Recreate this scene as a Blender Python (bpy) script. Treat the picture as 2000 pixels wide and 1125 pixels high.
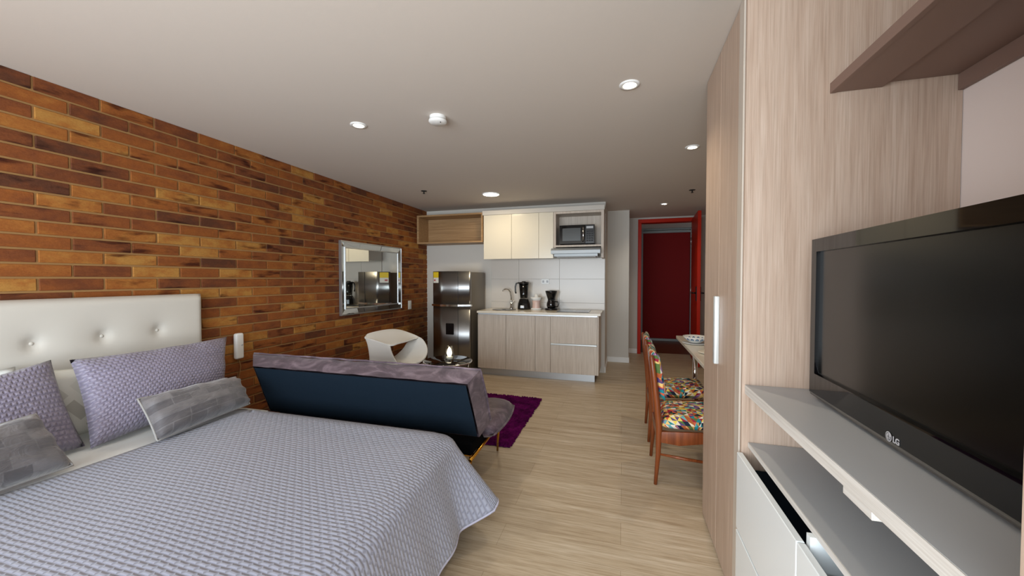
import bpy, bmesh, math, random
from mathutils import Vector, Matrix
from math import sin, cos, pi, radians, hypot, atan2, sqrt

for o in list(bpy.data.objects): bpy.data.objects.remove(o)
S = bpy.context.scene
COL = S.collection

# ------------------------------------------------------------------ camera
cam = bpy.data.cameras.new('camera'); cam.lens = 36 * 740 / 2000; cam.sensor_width = 36
cam.clip_start = 0.02
camo = bpy.data.objects.new('camera', cam); COL.objects.link(camo)
camo.location = (0, 0, 1.355); camo.rotation_euler = (radians(90 - 1.355), 0, radians(16.27))
S.camera = camo

# ------------------------------------------------------------------ light
S.view_settings.view_transform = 'Standard'; S.view_settings.look = 'None'
S.view_settings.exposure = 0.16; S.view_settings.gamma = 1; S.view_settings.use_curve_mapping = False
w = bpy.data.worlds.new('World'); S.world = w; w.use_nodes = True
w.node_tree.nodes['Background'].inputs[0].default_value = (0.80, 0.90, 1.0, 1)
w.node_tree.nodes['Background'].inputs[1].default_value = 1.2

def lin(c):
    return tuple(((v / 255) / 12.92 if v / 255 <= 0.04045 else ((v / 255 + 0.055) / 1.055) ** 2.4) for v in c)

def light(name, kind, loc, rot, power, color, **kw):
    d = bpy.data.lights.new(name, kind); d.energy = power; d.color = color
    for k, v in kw.items(): setattr(d, k, v)
    o = bpy.data.objects.new(name, d); COL.objects.link(o); o.location = loc; o.rotation_euler = rot
    return o
# daylight entering by the wide window in the wall behind the camera
light('window_daylight', 'AREA', (-0.95, -1.93, 1.20), (radians(90), 0, 0), 200, (0.84, 0.93, 1.0),
      shape='RECTANGLE', size=3.7, size_y=1.7)

CE = 2.46
# ------------------------------------------------------------------ materials
def mat(name, color=(200, 200, 200), rough=0.6, metal=0.0, spec=0.5, raw=None, **kw):
    m = bpy.data.materials.new(name); m.use_nodes = True
    b = m.node_tree.nodes['Principled BSDF']
    c = raw if raw else lin(color)
    b.inputs['Base Color'].default_value = (*c, 1)
    b.inputs['Roughness'].default_value = rough
    b.inputs['Metallic'].default_value = metal
    b.inputs['Specular IOR Level'].default_value = spec
    for k, v in kw.items(): b.inputs[k.replace('_', ' ')].default_value = v
    return m
class NT:
    def __init__(s, m): s.t = m.node_tree; s.b = s.t.nodes['Principled BSDF']
    def n(s, typ, **kw):
        x = s.t.nodes.new(typ)
        for k, v in kw.items():
            if hasattr(x, k): setattr(x, k, v)
            else: x.inputs[k.replace('_', ' ')].default_value = v
        return x
    def l(s, a, b): s.t.links.new(a, b)
    def coord(s, kind='Object', scale=(1, 1, 1), rot=(0, 0, 0)):
        tc = s.n('ShaderNodeTexCoord'); mp = s.n('ShaderNodeMapping')
        mp.inputs['Scale'].default_value = scale; mp.inputs['Rotation'].default_value = rot
        s.l(tc.outputs[kind], mp.inputs['Vector']); return mp.outputs['Vector']
    def noise(s, vec, scale=5, detail=4, rough=0.5, dist=0):
        x = s.n('ShaderNodeTexNoise'); x.inputs['Scale'].default_value = scale; x.inputs['Detail'].default_value = detail
        x.inputs['Roughness'].default_value = rough; x.inputs['Distortion'].default_value = dist
        s.l(vec, x.inputs['Vector']); return x.outputs['Fac']
    def ramp(s, fac, stops, interp='LINEAR'):
        x = s.n('ShaderNodeValToRGB'); x.color_ramp.interpolation = interp
        e = x.color_ramp.elements
        e[0].position = stops[0][0]; e[1].position = stops[-1][0]
        for p, c in stops[1:-1]: e.new(p)
        for el, (p, c) in zip(sorted(e, key=lambda q: q.position), stops): el.color = (*lin(c), 1)
        s.l(fac, x.inputs['Fac']); return x.outputs['Color']
    def bump(s, h, strength=0.3, dist=0.01, nrm=None):
        x = s.n('ShaderNodeBump'); x.inputs['Strength'].default_value = strength; x.inputs['Distance'].default_value = dist
        s.l(h, x.inputs['Height'])
        if nrm is not None: s.l(nrm, x.inputs['Normal'])
        s.l(x.outputs['Normal'], s.b.inputs['Normal']); return x.outputs['Normal']
    def math(s, op, a, b=None, c=None):
        x = s.n('ShaderNodeMath', operation=op)
        for i, v in enumerate((a, b, c)):
            if v is None: continue
            if isinstance(v, (int, float)): x.inputs[i].default_value = v
            else: s.l(v, x.inputs[i])
        return x.outputs[0]
    def mix(s, fac, a, b, mode='MIX'):
        x = s.n('ShaderNodeMix', data_type='RGBA', blend_type=mode)
        for sock, v in ((x.inputs[0], fac), (x.inputs[6], a), (x.inputs[7], b)):
            if isinstance(v, (int, float)): sock.default_value = v
            elif isinstance(v, tuple): sock.default_value = (*lin(v), 1)
            else: s.l(v, sock)
        return x.outputs[2]
    def col(s, c): s.l(c, s.b.inputs['Base Color'])

def wood(name, c1, c2, c3, axis='Z', fine=1.0, rough=0.45, seed=0.0):
    m = mat(name, c2, rough, spec=0.35); t = NT(m)
    st = {'Z': (22, 22, 0.9), 'X': (0.9, 22, 22), 'Y': (22, 0.9, 22)}[axis]
    st = tuple(v * fine for v in st)
    v = t.coord('Object', st); f = t.noise(v, 2.2, 6, 0.65, 0.6)
    st2 = {'Z': (90, 90, 1.6), 'X': (1.6, 90, 90), 'Y': (90, 1.6, 90)}[axis]
    v2 = t.coord('Object', tuple(q * fine for q in st2)); f2 = t.noise(v2, 2.0, 3, 0.6)
    a = t.ramp(f, [(0.3, c1), (0.5, c2), (0.7, c3)])
    g = t.ramp(f2, [(0.35, (226, 222, 218)), (0.6, (255, 255, 255))])
    t.col(t.mix(0.7, a, g, 'MULTIPLY'))
    t.bump(f2, 0.06, 0.001)
    return m
M = {}
def plaster(name, c, rough=0.85):
    m = mat(name, c, rough, spec=0.2); t = NT(m)
    t.bump(t.noise(t.coord('Object', (1, 1, 1)), 90, 3), 0.06, 0.003); return m
M['ceiling'] = plaster('ceiling_paint', (207, 198, 189))
M['wall'] = plaster('wall_paint', (204, 199, 191))
M['wallpink'] = plaster('wall_paint_niche', (234, 222, 216))
M['tile'] = mat('backsplash_tile', (200, 193, 184), 0.25); 
M['grout'] = mat('tile_grout', (165, 160, 152), 0.8)
M['ash'] = wood('ash_laminate', (181, 156, 137), (191, 168, 150), (200, 179, 162), 'Z', 1.0)
M['ashkit'] = wood('kitchen_ash_laminate', (194, 181, 167), (204, 192, 179), (212, 202, 190), 'Z', 1.0)
M['oak'] = wood('oak_box_laminate', (150, 118, 82), (168, 134, 95), (184, 150, 110), 'X', 0.8)
M['edge'] = wood('pale_edge_band', (218, 214, 208), (225, 222, 216), (231, 228, 223), 'Y', 0.8)
M['edgez'] = wood('pale_edge_band_upright', (196, 184, 170), (203, 192, 179), (209, 199, 187), 'Z', 0.8)
M['greylam'] = mat('grey_laminate', (182, 185, 188), 0.42, spec=0.4)
M['shaded'] = mat('shaded_grey_laminate', (130, 106, 95), 0.5, spec=0.3)  # same grey laminate as the console, with its shade put into the colour
M['gloss'] = mat('white_gloss_lacquer', (234, 240, 242), 0.14, spec=0.5)
M['cream'] = mat('cream_gloss_lacquer', (220, 213, 196), 0.18, spec=0.5)
M['white'] = mat('white_paint', (232, 232, 230), 0.45)
M['whiteplastic'] = mat('white_plastic', (235, 236, 234), 0.3, spec=0.5)
M['alu'] = mat('brushed_aluminium', (190, 193, 196), 0.42, 0.9)
M['hood'] = mat('hood_enamel', (158, 162, 164), 0.4, 0.3)
M['handle'] = mat('satin_handle', (222, 228, 230), 0.3, 0.4)
M['chrome'] = mat('chrome', (225, 225, 225), 0.06, 1.0)
M['steel'] = mat('fridge_steel', (150, 150, 150), 0.32, 1.0)
M['steelside'] = mat('fridge_side', (120, 112, 100), 0.4, 0.35)
M['dark'] = mat('dark_gap', (28, 28, 30), 0.6)
M['black'] = mat('black_plastic', (16, 16, 18), 0.2, spec=0.5)
M['blackgloss'] = mat('piano_black', (8, 8, 10), 0.04, spec=0.4)
M['screen'] = mat('tv_screen', (9, 10, 9), 0.2, spec=0.4)
M['blackglass'] = mat('black_glass', (8, 8, 10), 0.03, spec=0.7)
M['gold'] = mat('gold_metal', (205, 150, 60), 0.22, 1.0)
M['brown'] = mat('brown_plastic', (60, 35, 25), 0.5)
M['leather'] = mat('white_leatherette', (204, 200, 191), 0.4, spec=0.4)
M['sheet'] = mat('white_sheet', (226, 230, 228), 0.85, spec=0.1)
M['stone'] = mat('cream_quartz', (226, 218, 202), 0.2, spec=0.5)
M['shell'] = mat('white_shell', (232, 231, 226), 0.3, spec=0.5)
M['navy'] = mat('navy_lining', (17, 29, 40), 0.85, spec=0.12)
M['blackcloth'] = mat('black_cloth', (10, 10, 12), 0.95, spec=0.05)
t = NT(M['navy']); t.bump(t.noise(t.coord('Object', (1, 1, 1)), 7, 5), 0.25, 0.02)
M['redframe'] = mat('red_enamel', (180, 34, 7), 0.4, spec=0.15)
M['reddoor'] = mat('dark_red_door', (112, 3, 2), 0.6, spec=0.15)
M['greyframe'] = mat('grey_frame', (128, 130, 128), 0.5)
M['corrfloor'] = mat('corridor_floor_brown', (96, 56, 36), 0.35)
M['bulb'] = mat('lamp_glow', (255, 250, 235), 0.5); b = M['bulb'].node_tree.nodes['Principled BSDF']
b.inputs['Emission Color'].default_value = (1.0, 0.93, 0.75, 1); b.inputs['Emission Strength'].default_value = 14
M['flame'] = mat('candle_glow', (255, 240, 210), 0.5); b = M['flame'].node_tree.nodes['Principled BSDF']
b.inputs['Emission Color'].default_value = (1.0, 0.88, 0.66, 1); b.inputs['Emission Strength'].default_value = 6
M['mirror'] = mat('mirror_silver', (225, 228, 225), 0.0, 1.0)
M['yellow'] = mat('yellow_sticker', (236, 200, 40), 0.5)
M['sticker'] = mat('white_sticker', (235, 228, 214), 0.5)
M['pinkprint'] = mat('pink_print', (190, 90, 90), 0.5)
def glassmat(name, c, rough=0.02, tr=1.0):
    m = mat(name, c, rough); b = m.node_tree.nodes['Principled BSDF']
    b.inputs['Transmission Weight'].default_value = tr; b.inputs['IOR'].default_value = 1.45; return m
M['glass'] = glassmat('clear_glass', (245, 245, 240))
M['pinkish'] = mat('pale_pink_plastic', (214, 186, 176), 0.35)

# wood for chairs
M['teak'] = wood('reddish_teak', (98, 48, 24), (124, 64, 32), (146, 80, 42), 'Z', 0.6, 0.3)
# floor: pale oak vinyl, grain runs across the room
m = mat('oak_vinyl_floor', (190, 172, 145), 0.42, spec=0.35); t = NT(m); M['floor'] = m
f = t.noise(t.coord('Object', (0.9, 14, 1)), 1.6, 7, 0.62, 0.9)
c = t.ramp(f, [(0.28, (172, 153, 127)), (0.45, (192, 175, 150)), (0.58, (202, 187, 164)), (0.75, (218, 206, 186))])
f2 = t.noise(t.coord('Object', (3, 60, 1)), 2.0, 4, 0.6)
c2 = t.ramp(f2, [(0.35, (222, 216, 208)), (0.6, (255, 255, 255))])
c = t.mix(0.75, c, c2, 'MULTIPLY')
br = t.n('ShaderNodeTexBrick'); t.l(t.coord('Object', (1, 1, 1)), br.inputs['Vector'])
for k, v in (('Scale', 1.0), ('Mortar Size', 0.0012), ('Brick Width', 1.22), ('Row Height', 0.18), ('Mortar Smooth', 0.3)): br.inputs[k].default_value = v
br.inputs['Color1'].default_value = (*lin((255, 255, 255)), 1); br.inputs['Color2'].default_value = (*lin((243, 240, 236)), 1); br.inputs['Mortar'].default_value = (*lin((212, 206, 196)), 1)
t.col(t.mix(1.0, c, br.outputs['Color'], 'MULTIPLY'))
t.bump(f2, 0.1, 0.002)
# bricks: tone of each brick stored on the mesh
m = mat('clay_brick', (170, 90, 40), 0.75, spec=0.25); t = NT(m); M['brick'] = m
at = t.n('ShaderNodeAttribute', attribute_name='tone')
sep = t.n('ShaderNodeSeparateColor'); t.l(at.outputs['Color'], sep.inputs[0])
big = t.noise(t.coord('Object', (1, 5, 9)), 1.6, 4, 0.6)
fac = t.math('ADD', sep.outputs[0], t.math('MULTIPLY', t.math('SUBTRACT', big, 0.5), 0.9))
c = t.ramp(fac, [(0.0, (88, 52, 34)), (0.17, (108, 60, 34)), (0.38, (128, 72, 36)), (0.62, (144, 84, 37)), (0.82, (160, 102, 46)), (1.0, (174, 126, 62))])
fine = t.noise(t.coord('Object', (1, 14, 40)), 6, 4, 0.7)
c = t.mix(0.55, c, t.ramp(fine, [(0.3, (200, 190, 184)), (0.6, (255, 255, 255))]), 'MULTIPLY')
scorch = t.ramp(t.noise(t.coord('Object', (1, 2.2, 10)), 2.3, 3, 0.5), [(0.52, (255, 255, 255)), (0.68, (140, 112, 100))])
c = t.mix(t.math('MULTIPLY', sep.outputs[1], 1.0), c, t.mix(1.0, c, scorch, 'MULTIPLY'))
t.col(c); t.bump(t.noise(t.coord('Object', (1, 1, 1)), 60, 4, 0.65), 0.35, 0.004)
M['mortar'] = mat('mortar', (154, 118, 76), 0.9, spec=0.1)
# quilted bedspread
def quilt(name, c1, c2, rowh=0.019, bw=0.036, strength=0.8, rough=0.42, wr=0.0, dist=0.006):
    m = mat(name, c1, rough, spec=0.4); t = NT(m)
    m.node_tree.nodes['Principled BSDF'].inputs['Sheen Weight'].default_value = 0.25
    v = t.coord('UV', (1, 1, 1))
    nz = t.n('ShaderNodeTexNoise'); nz.inputs['Scale'].default_value = 9; t.l(v, nz.inputs['Vector'])
    vv = t.n('ShaderNodeVectorMath', operation='SCALE'); vv.inputs['Scale'].default_value = 0.012; t.l(nz.outputs['Color'], vv.inputs[0])
    va = t.n('ShaderNodeVectorMath', operation='ADD'); t.l(v, va.inputs[0]); t.l(vv.outputs[0], va.inputs[1])
    br = t.n('ShaderNodeTexBrick'); t.l(va.outputs[0], br.inputs['Vector'])
    for k, x in (('Scale', 1.0), ('Mortar Size', rowh * 0.42), ('Brick Width', bw), ('Row Height', rowh), ('Mortar Smooth', 1.0)): br.inputs[k].default_value = x
    puff = t.math('SUBTRACT', 1.0, br.outputs['Fac'])
    t.col(t.mix(puff, c2, c1))
    n1 = t.bump(puff, strength, dist)
    if wr:
        wn = t.noise(t.coord('UV', (7, 22, 1)), 1.4, 4, 0.6, 1.2)
        t.bump(wn, wr, 0.03, n1)
    return m
M['quilt'] = quilt('lilac_grey_quilt', (152, 156, 172), (134, 137, 153), 0.019, 0.038, 0.6, dist=0.004)
M['quiltpillow'] = quilt('lilac_quilted_satin', (146, 140, 158), (122, 116, 136), 0.019, 0.022, 0.7, 0.36, 0.4, dist=0.005)
# grey velvet with block pattern
m = mat('grey_block_velvet', (120, 116, 114), 0.55, spec=0.3); t = NT(m); M['velvetblock'] = m
m.node_tree.nodes['Principled BSDF'].inputs['Sheen Weight'].default_value = 0.5
br = t.n('ShaderNodeTexBrick'); t.l(t.coord('UV', (1, 1, 1)), br.inputs['Vector'])
for k, x in (('Scale', 1.0), ('Mortar Size', 0.003), ('Brick Width', 0.15), ('Row Height', 0.046), ('Mortar Smooth', 0.4), ('Bias', 0.0)): br.inputs[k].default_value = x
br.inputs['Color1'].default_value = (*lin((84, 80, 83)), 1); br.inputs['Color2'].default_value = (*lin((122, 118, 119)), 1); br.inputs['Mortar'].default_value = (*lin((112, 109, 111)), 1)
br.offset = 0.35; br.squash = 0.6; br.squash_frequency = 3
n = t.noise(t.coord('UV', (1, 1, 1)), 14, 4, 0.6)
t.col(t.mix(0.45, br.outputs['Color'], t.ramp(n, [(0.3, (150, 150, 152)), (0.7, (255, 255, 255))]), 'MULTIPLY'))
t.bump(t.noise(t.coord('UV', (6, 16, 1)), 1.5, 3, 0.6, 1.0), 0.35, 0.03)
# white pillowcase with grey block print
m = mat('white_print_pillowcase', (222, 222, 210), 0.8, spec=0.1); t = NT(m); M['printcase'] = m
br = t.n('ShaderNodeTexBrick'); t.l(t.coord('UV', (1, 1, 1), (0, 0, radians(50))), br.inputs['Vector'])
for k, x in (('Scale', 1.0), ('Mortar Size', 0.02), ('Brick Width', 0.16), ('Row Height', 0.09), ('Mortar Smooth', 0.1), ('Bias', -0.1)): br.inputs[k].default_value = x
br.inputs['Color1'].default_value = (*lin((224, 224, 214)), 1); br.inputs['Color2'].default_value = (*lin((166, 164, 152)), 1); br.inputs['Mortar'].default_value = (*lin((224, 224, 214)), 1)
t.col(br.outputs['Color'])
# sofa velvet
m = mat('mauve_velvet', (140, 122, 132), 0.5, spec=0.25); t = NT(m); M['velvet'] = m
m.node_tree.nodes['Principled BSDF'].inputs['Sheen Weight'].default_value = 0.15
n = t.noise(t.coord('Object', (1, 1.6, 1.6)), 5.5, 5, 0.62, 1.2)
t.col(t.ramp(n, [(0.32, (62, 50, 58)), (0.5, (84, 70, 79)), (0.68, (120, 105, 114))]))
t.bump(t.noise(t.coord('Object', (1, 1, 1)), 6, 3), 0.2, 0.02)
# rug
m = mat('purple_shag', (96, 14, 84), 0.95, spec=0.05); t = NT(m); M['rug'] = m
n = t.noise(t.coord('Object', (1, 1, 1)), 9, 4, 0.6); t.col(t.ramp(n, [(0.3, (54, 3, 48)), (0.6, (88, 12, 76)), (0.8, (108, 22, 92))]))
# triangles fabric
m = mat('triangle_fabric', (200, 180, 150), 0.85, spec=0.1); t = NT(m); M['tri'] = m
s_ = 0.032
sv = t.n('ShaderNodeVectorMath', operation='SCALE'); sv.inputs['Scale'].default_value = 1 / s_; t.l(t.coord('UV'), sv.inputs[0])
sx = t.n('ShaderNodeSeparateXYZ'); t.l(sv.outputs[0], sx.inputs[0])
fx = t.math('FRACT', sx.outputs[0]); fy = t.math('FRACT', sx.outputs[1])
ix = t.math('FLOOR', sx.outputs[0]); iy = t.math('FLOOR', sx.outputs[1])
par = t.math('MODULO', t.math('ABSOLUTE', t.math('ADD', ix, iy)), 2.0)
fxx = t.math('ADD', t.math('MULTIPLY', par, t.math('SUBTRACT', 1.0, fx)), t.math('MULTIPLY', t.math('SUBTRACT', 1.0, par), fx))
up = t.math('GREATER_THAN', fy, fxx)
cx = t.n('ShaderNodeCombineXYZ'); t.l(ix, cx.inputs[0]); t.l(iy, cx.inputs[1]); t.l(up, cx.inputs[2])
wn = t.n('ShaderNodeTexWhiteNoise', noise_dimensions='3D'); t.l(cx.outputs[0], wn.inputs['Vector'])
pal = [(226, 214, 186), (196, 150, 84), (40, 132, 140), (150, 40, 62), (92, 70, 120), (226, 190, 120), (170, 90, 52), (34, 42, 60), (210, 96, 66), (110, 168, 170), (232, 226, 210), (88, 110, 62), (160, 120, 160), (228, 206, 96)]
t.col(t.ramp(wn.outputs['Value'], [(i / len(pal), c) for i, c in enumerate(pal)], 'CONSTANT'))
# bowl pattern (blue scallops)
m = mat('blue_scallop_ceramic', (232, 232, 228), 0.2); t = NT(m); M['ceramic'] = m
tc = t.n('ShaderNodeTexCoord'); sx = t.n('ShaderNodeSeparateXYZ'); t.l(tc.outputs['Object'], sx.inputs[0])
ang = t.math('ARCTAN2', sx.outputs[1], sx.outputs[0])
a = t.math('SUBTRACT', t.math('FRACT', t.math('MULTIPLY', ang, 14 / (2 * pi))), 0.5)
r_ = t.math('SQRT', t.math('ADD', t.math('POWER', t.math('MULTIPLY', a, 0.055), 2.0), t.math('POWER', t.math('SUBTRACT', sx.outputs[2], 0.034), 2.0)))
c = t.ramp(t.math('MULTIPLY', r_, 40.0), [(0.0, (90, 130, 160)), (0.3, (170, 196, 205)), (0.55, (50, 88, 140)), (0.85, (232, 232, 228))], 'CONSTANT')
msk = t.math('GREATER_THAN', sx.outputs[2], 0.034)
t.col(t.mix(msk, (232, 232, 228), c))

# ------------------------------------------------------------------ geometry helpers
class G:
    def __init__(s): s.bm = bmesh.new(); s.uv = s.bm.loops.layers.uv.new('UVMap')
    def poly(s, pts, smooth=False, mi=0):
        f = s.bm.faces.new([s.bm.verts.new(p) for p in pts]); f.smooth = smooth; f.material_index = mi; return s
    def box(s, x0, x1, y0, y1, z0, z1, bev=0.0, seg=1, mtx=None, mi=0):
        x0, x1 = sorted((x0, x1)); y0, y1 = sorted((y0, y1)); z0, z1 = sorted((z0, z1))
        r = bmesh.ops.create_cube(s.bm, size=1.0); vs = r['verts']
        for v in vs: v.co = Vector(((x0 + x1) / 2 + v.co.x * (x1 - x0), (y0 + y1) / 2 + v.co.y * (y1 - y0), (z0 + z1) / 2 + v.co.z * (z1 - z0)))
        fs = {f for v in vs for f in v.link_faces}
        if bev > 0:
            es = list({e for v in vs for e in v.link_edges})
            bev = min(bev, (x1 - x0) * 0.45, (y1 - y0) * 0.45, (z1 - z0) * 0.45)
            r2 = bmesh.ops.bevel(s.bm, geom=es, offset=bev, segments=seg, affect='EDGES', profile=0.5)
            vs = list({v for f in r2['faces'] for v in f.verts}); fs = {f for v in vs for f in v.link_faces}
            if seg > 1:
                for f in fs: f.smooth = True
        for f in fs: f.material_index = mi
        if mtx is not None:
            for v in vs: v.co = mtx @ v.co
        return s
    def cyl(s, p0, p1, r0, r1=None, n=20, smooth=True):
        return s.tube([p0, p1], [r0, r0 if r1 is None else r1], n, smooth)
    def tube(s, pts, r, n=10, smooth=True, closed=False, caps=True):
        pts = [Vector(p) for p in pts]; k = len(pts)
        rs = r if isinstance(r, (list, tuple)) else [r] * k
        rings = []; up = None
        for i, p in enumerate(pts):
            if closed: d = pts[(i + 1) % k] - pts[i - 1]
            else: d = pts[min(i + 1, k - 1)] - pts[max(i - 1, 0)]
            d.normalize()
            if up is None:
                up = Vector((0, 0, 1)) if abs(d.z) < 0.9 else Vector((1, 0, 0))
            a = d.cross(up).normalized(); b_ = a.cross(d).normalized(); up = b_
            rings.append([s.bm.verts.new(p + (a * cos(2 * pi * j / n) + b_ * sin(2 * pi * j / n)) * rs[i]) for j in range(n)])
        for i in range(k if closed else k - 1):
            A, B = rings[i], rings[(i + 1) % k]
            for j in range(n):
                f = s.bm.faces.new((A[j], A[(j + 1) % n], B[(j + 1) % n], B[j])); f.smooth = smooth
        if caps and not closed:
            s.bm.faces.new(rings[0][::-1]); s.bm.faces.new(rings[-1])
        return s
    def lathe(s, c, prof, n=32, smooth=True, mi=0, mtx=None):
        c = Vector(c); rings = []
        for r, z in prof:
            if r < 1e-6: rings.append([s.bm.verts.new(c + Vector((0, 0, z)))])
            else: rings.append([s.bm.verts.new(c + Vector((r * cos(2 * pi * j / n), r * sin(2 * pi * j / n), z))) for j in range(n)])
        for A, B in zip(rings, rings[1:]):
            for j in range(n):
                k = (j + 1) % n
                if len(A) == 1 and len(B) == 1: continue
                if len(A) == 1: vs = (A[0], B[k], B[j])
                elif len(B) == 1: vs = (A[j], A[k], B[0])
                else: vs = (A[j], A[k], B[k], B[j])
                f = s.bm.faces.new(vs); f.smooth = smooth; f.material_index = mi
        if mtx is not None:
            for R in rings:
                for v in R: v.co = mtx @ v.co
        return s
    def grid(s, rows, uvs=None, smooth=True, closed=False, mi=0):
        V = [[s.bm.verts.new(p) for p in r] for r in rows]
        for i in range(len(V) - 1):
            m_ = len(V[i]); rng = m_ if closed else m_ - 1
            for j in range(rng):
                k = (j + 1) % m_
                f = s.bm.faces.new((V[i][j], V[i][k], V[i + 1][k], V[i + 1][j])); f.smooth = smooth; f.material_index = mi
                if uvs:
                    for lp, (a, b_) in zip(f.loops, ((i, j), (i, k), (i + 1, k), (i + 1, j))): lp[s.uv].uv = uvs[a][b_]
        return s
    def prism(s, pts, vec, bev=0, smooth=False):
        vec = Vector(vec); n = len(pts)
        A = [s.bm.verts.new(p) for p in pts]; B = [s.bm.verts.new(Vector(p) + vec) for p in pts]
        fs = [s.bm.faces.new(A[::-1]), s.bm.faces.new(B)]
        for i in range(n): fs.append(s.bm.faces.new((A[i], A[(i + 1) % n], B[(i + 1) % n], B[i])))
        if bev:
            es = list({e for f in fs for e in f.edges})
            r = bmesh.ops.bevel(s.bm, geom=es, offset=bev, segments=3, affect='EDGES', profile=0.5)
            for f in r['faces']: f.smooth = True
            for v in {v for f in r['faces'] for v in f.verts}:
                for f in v.link_faces: f.smooth = True
        return s
    def boxuv(s):
        s.bm.normal_update()
        for f in s.bm.faces:
            n = f.normal; ax = max(range(3), key=lambda i: abs(n[i]))
            for lp in f.loops:
                c = lp.vert.co
                lp[s.uv].uv = {0: (c.y, c.z), 1: (c.x, c.z), 2: (c.x, c.y)}[ax]
        return s

OFF = {}
def obj(name, g, m, parent=None, uv=False, fix=True):
    if uv: g.boxuv()
    if fix: bmesh.ops.recalc_face_normals(g.bm, faces=g.bm.faces)
    me = bpy.data.meshes.new(name)
    off = OFF.get(parent.name, Vector((0, 0, 0))) if parent else Vector((0, 0, 0))
    bmesh.ops.translate(g.bm, vec=-off, verts=g.bm.verts)
    g.bm.to_mesh(me); g.bm.free()
    for x in (m if isinstance(m, (list, tuple)) else [m]): me.materials.append(x)
    o = bpy.data.objects.new(name, me); COL.objects.link(o)
    if parent: o.parent = parent
    OFF[o.name] = off
    return o
def tag(o, label, cat, group=None, kind=None):
    o['label'] = label; o['category'] = cat
    if group: o['group'] = group
    if kind: o['kind'] = kind
    return o
def thing(name, loc, label, cat, group=None):
    o = bpy.data.objects.new(name, None); COL.objects.link(o); o.location = loc; o.empty_display_size = 0.1
    OFF[o.name] = Vector(loc); return tag(o, label, cat, group)
def centre(o):
    """move a single-mesh thing's origin to the middle of its base"""
    me = o.data; xs = [v.co for v in me.vertices]
    c = Vector(((min(v.x for v in xs) + max(v.x for v in xs)) / 2, (min(v.y for v in xs) + max(v.y for v in xs)) / 2, min(v.z for v in xs)))
    me.transform(Matrix.Translation(-c)); o.location = c; OFF[o.name] = c.copy(); return o
def struct(name, g, m, **kw):
    o = obj(name, g, m, **kw); o['kind'] = 'structure'; return o
def copy_tree(o, parent=None):
    c = o.copy(); COL.objects.link(c)
    if parent: c.parent = parent
    OFF[c.name] = OFF.get(o.name, Vector((0, 0, 0))).copy()
    for ch in list(o.children): copy_tree(ch, c)
    return c
def part_label(o, s): o['label'] = s; return o

# ================================================================== SETTING
YB, YF = -1.98, 5.6
struct('floor', G().box(-3.2, 1.9, -2.1, 7.38, -0.06, 0.0), M['floor'])
struct('ceiling', G().box(-3.2, 2.6, -2.1, 9.1, CE, CE + 0.08), M['ceiling'])
# brick wall on the left
random.seed(11)
g = G(); tone = g.bm.faces.layers.int.new('t')
PX = -3.09; PITCH = 0.0784; LEN = 0.2803
cols = []
def brick(y0, y1, z0, z1, tn, sc):
    d = random.uniform(-0.002, 0.0015)
    n0 = len(g.bm.faces)
    g.box(PX - 0.03, PX + d, y0, y1, z0, z1, 0.0025)
    g.bm.faces.ensure_lookup_table()
    for f in g.bm.faces[n0:]: f[tone] = len(cols)
    cols.append((tn, sc))
fixed = {  # a few tones read off the photograph: (row, index of joint on the left) -> tone
    (0, -1): 0.08, (0, 0): 0.25, (0, 1): 0.62, (1, -1): 0.62, (1, 0): 0.2, (2, 0): 0.9, (2, -1): 0.3, (3, -1): 0.75, (3, 0): 0.85,
    (4, 0): 0.06, (4, -1): 0.15, (5, 0): 0.12, (5, -1): 0.35, (6, 0): 0.2, (7, -1): 0.02, (7, 0): 0.78, (8, 0): 0.85, (8, -1): 0.45,
    (9, -1): 0.28, (9, 0): 0.4, (10, 0): 0.6, (10, -1): 0.72, (11, -1): 0.5, (11, 0): 0.32, (12, -1): 0.3, (12, 0): 0.8,
    (13, -1): 0.62, (13, 0): 0.22, (14, 0): 0.3, (14, -1): 0.95}
for r in range(32):
    zt = CE - PITCH * r - 0.006; zb = CE - PITCH * (r + 1) + 0.006
    if r == 0: zt = CE
    if zb < 0: zb = 0
    base = 1.272 if r % 2 == 0 else 1.411
    for k in range(-13, 17):
        y0 = base + LEN * k; y1 = y0 + LEN
        if y1 < -2.0 or y0 > 5.62: continue
        y0 = max(y0 + 0.0055, -2.05); y1 = min(y1 - 0.0055, 5.64)
        if y1 - y0 < 0.02: continue
        tn = fixed.get((r, k), None)
        if tn is None: tn = random.choice([0.08, 0.2, 0.28, 0.33, 0.38, 0.42, 0.48, 0.52, 0.57, 0.62, 0.68, 0.75, 0.92])
        brick(y0, y1, zb, zt, tn, random.random() < 0.45)
tlist = [f[tone] for f in g.bm.faces]
bw = obj('wall_left', g, M['brick'], fix=False); bw['kind'] = 'structure'
a = bw.data.color_attributes.new('tone', 'FLOAT_COLOR', 'CORNER')
i = 0
for p in bw.data.polygons:
    tn, sc = cols[tlist[p.index]]
    for li in p.loop_indices: a.data[li].color = (tn, float(sc), 0, 1)
struct('wall_left_mortar', G().box(-3.2, PX - 0.0075, -2.1, 5.7, 0, CE), M['mortar'])
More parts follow.
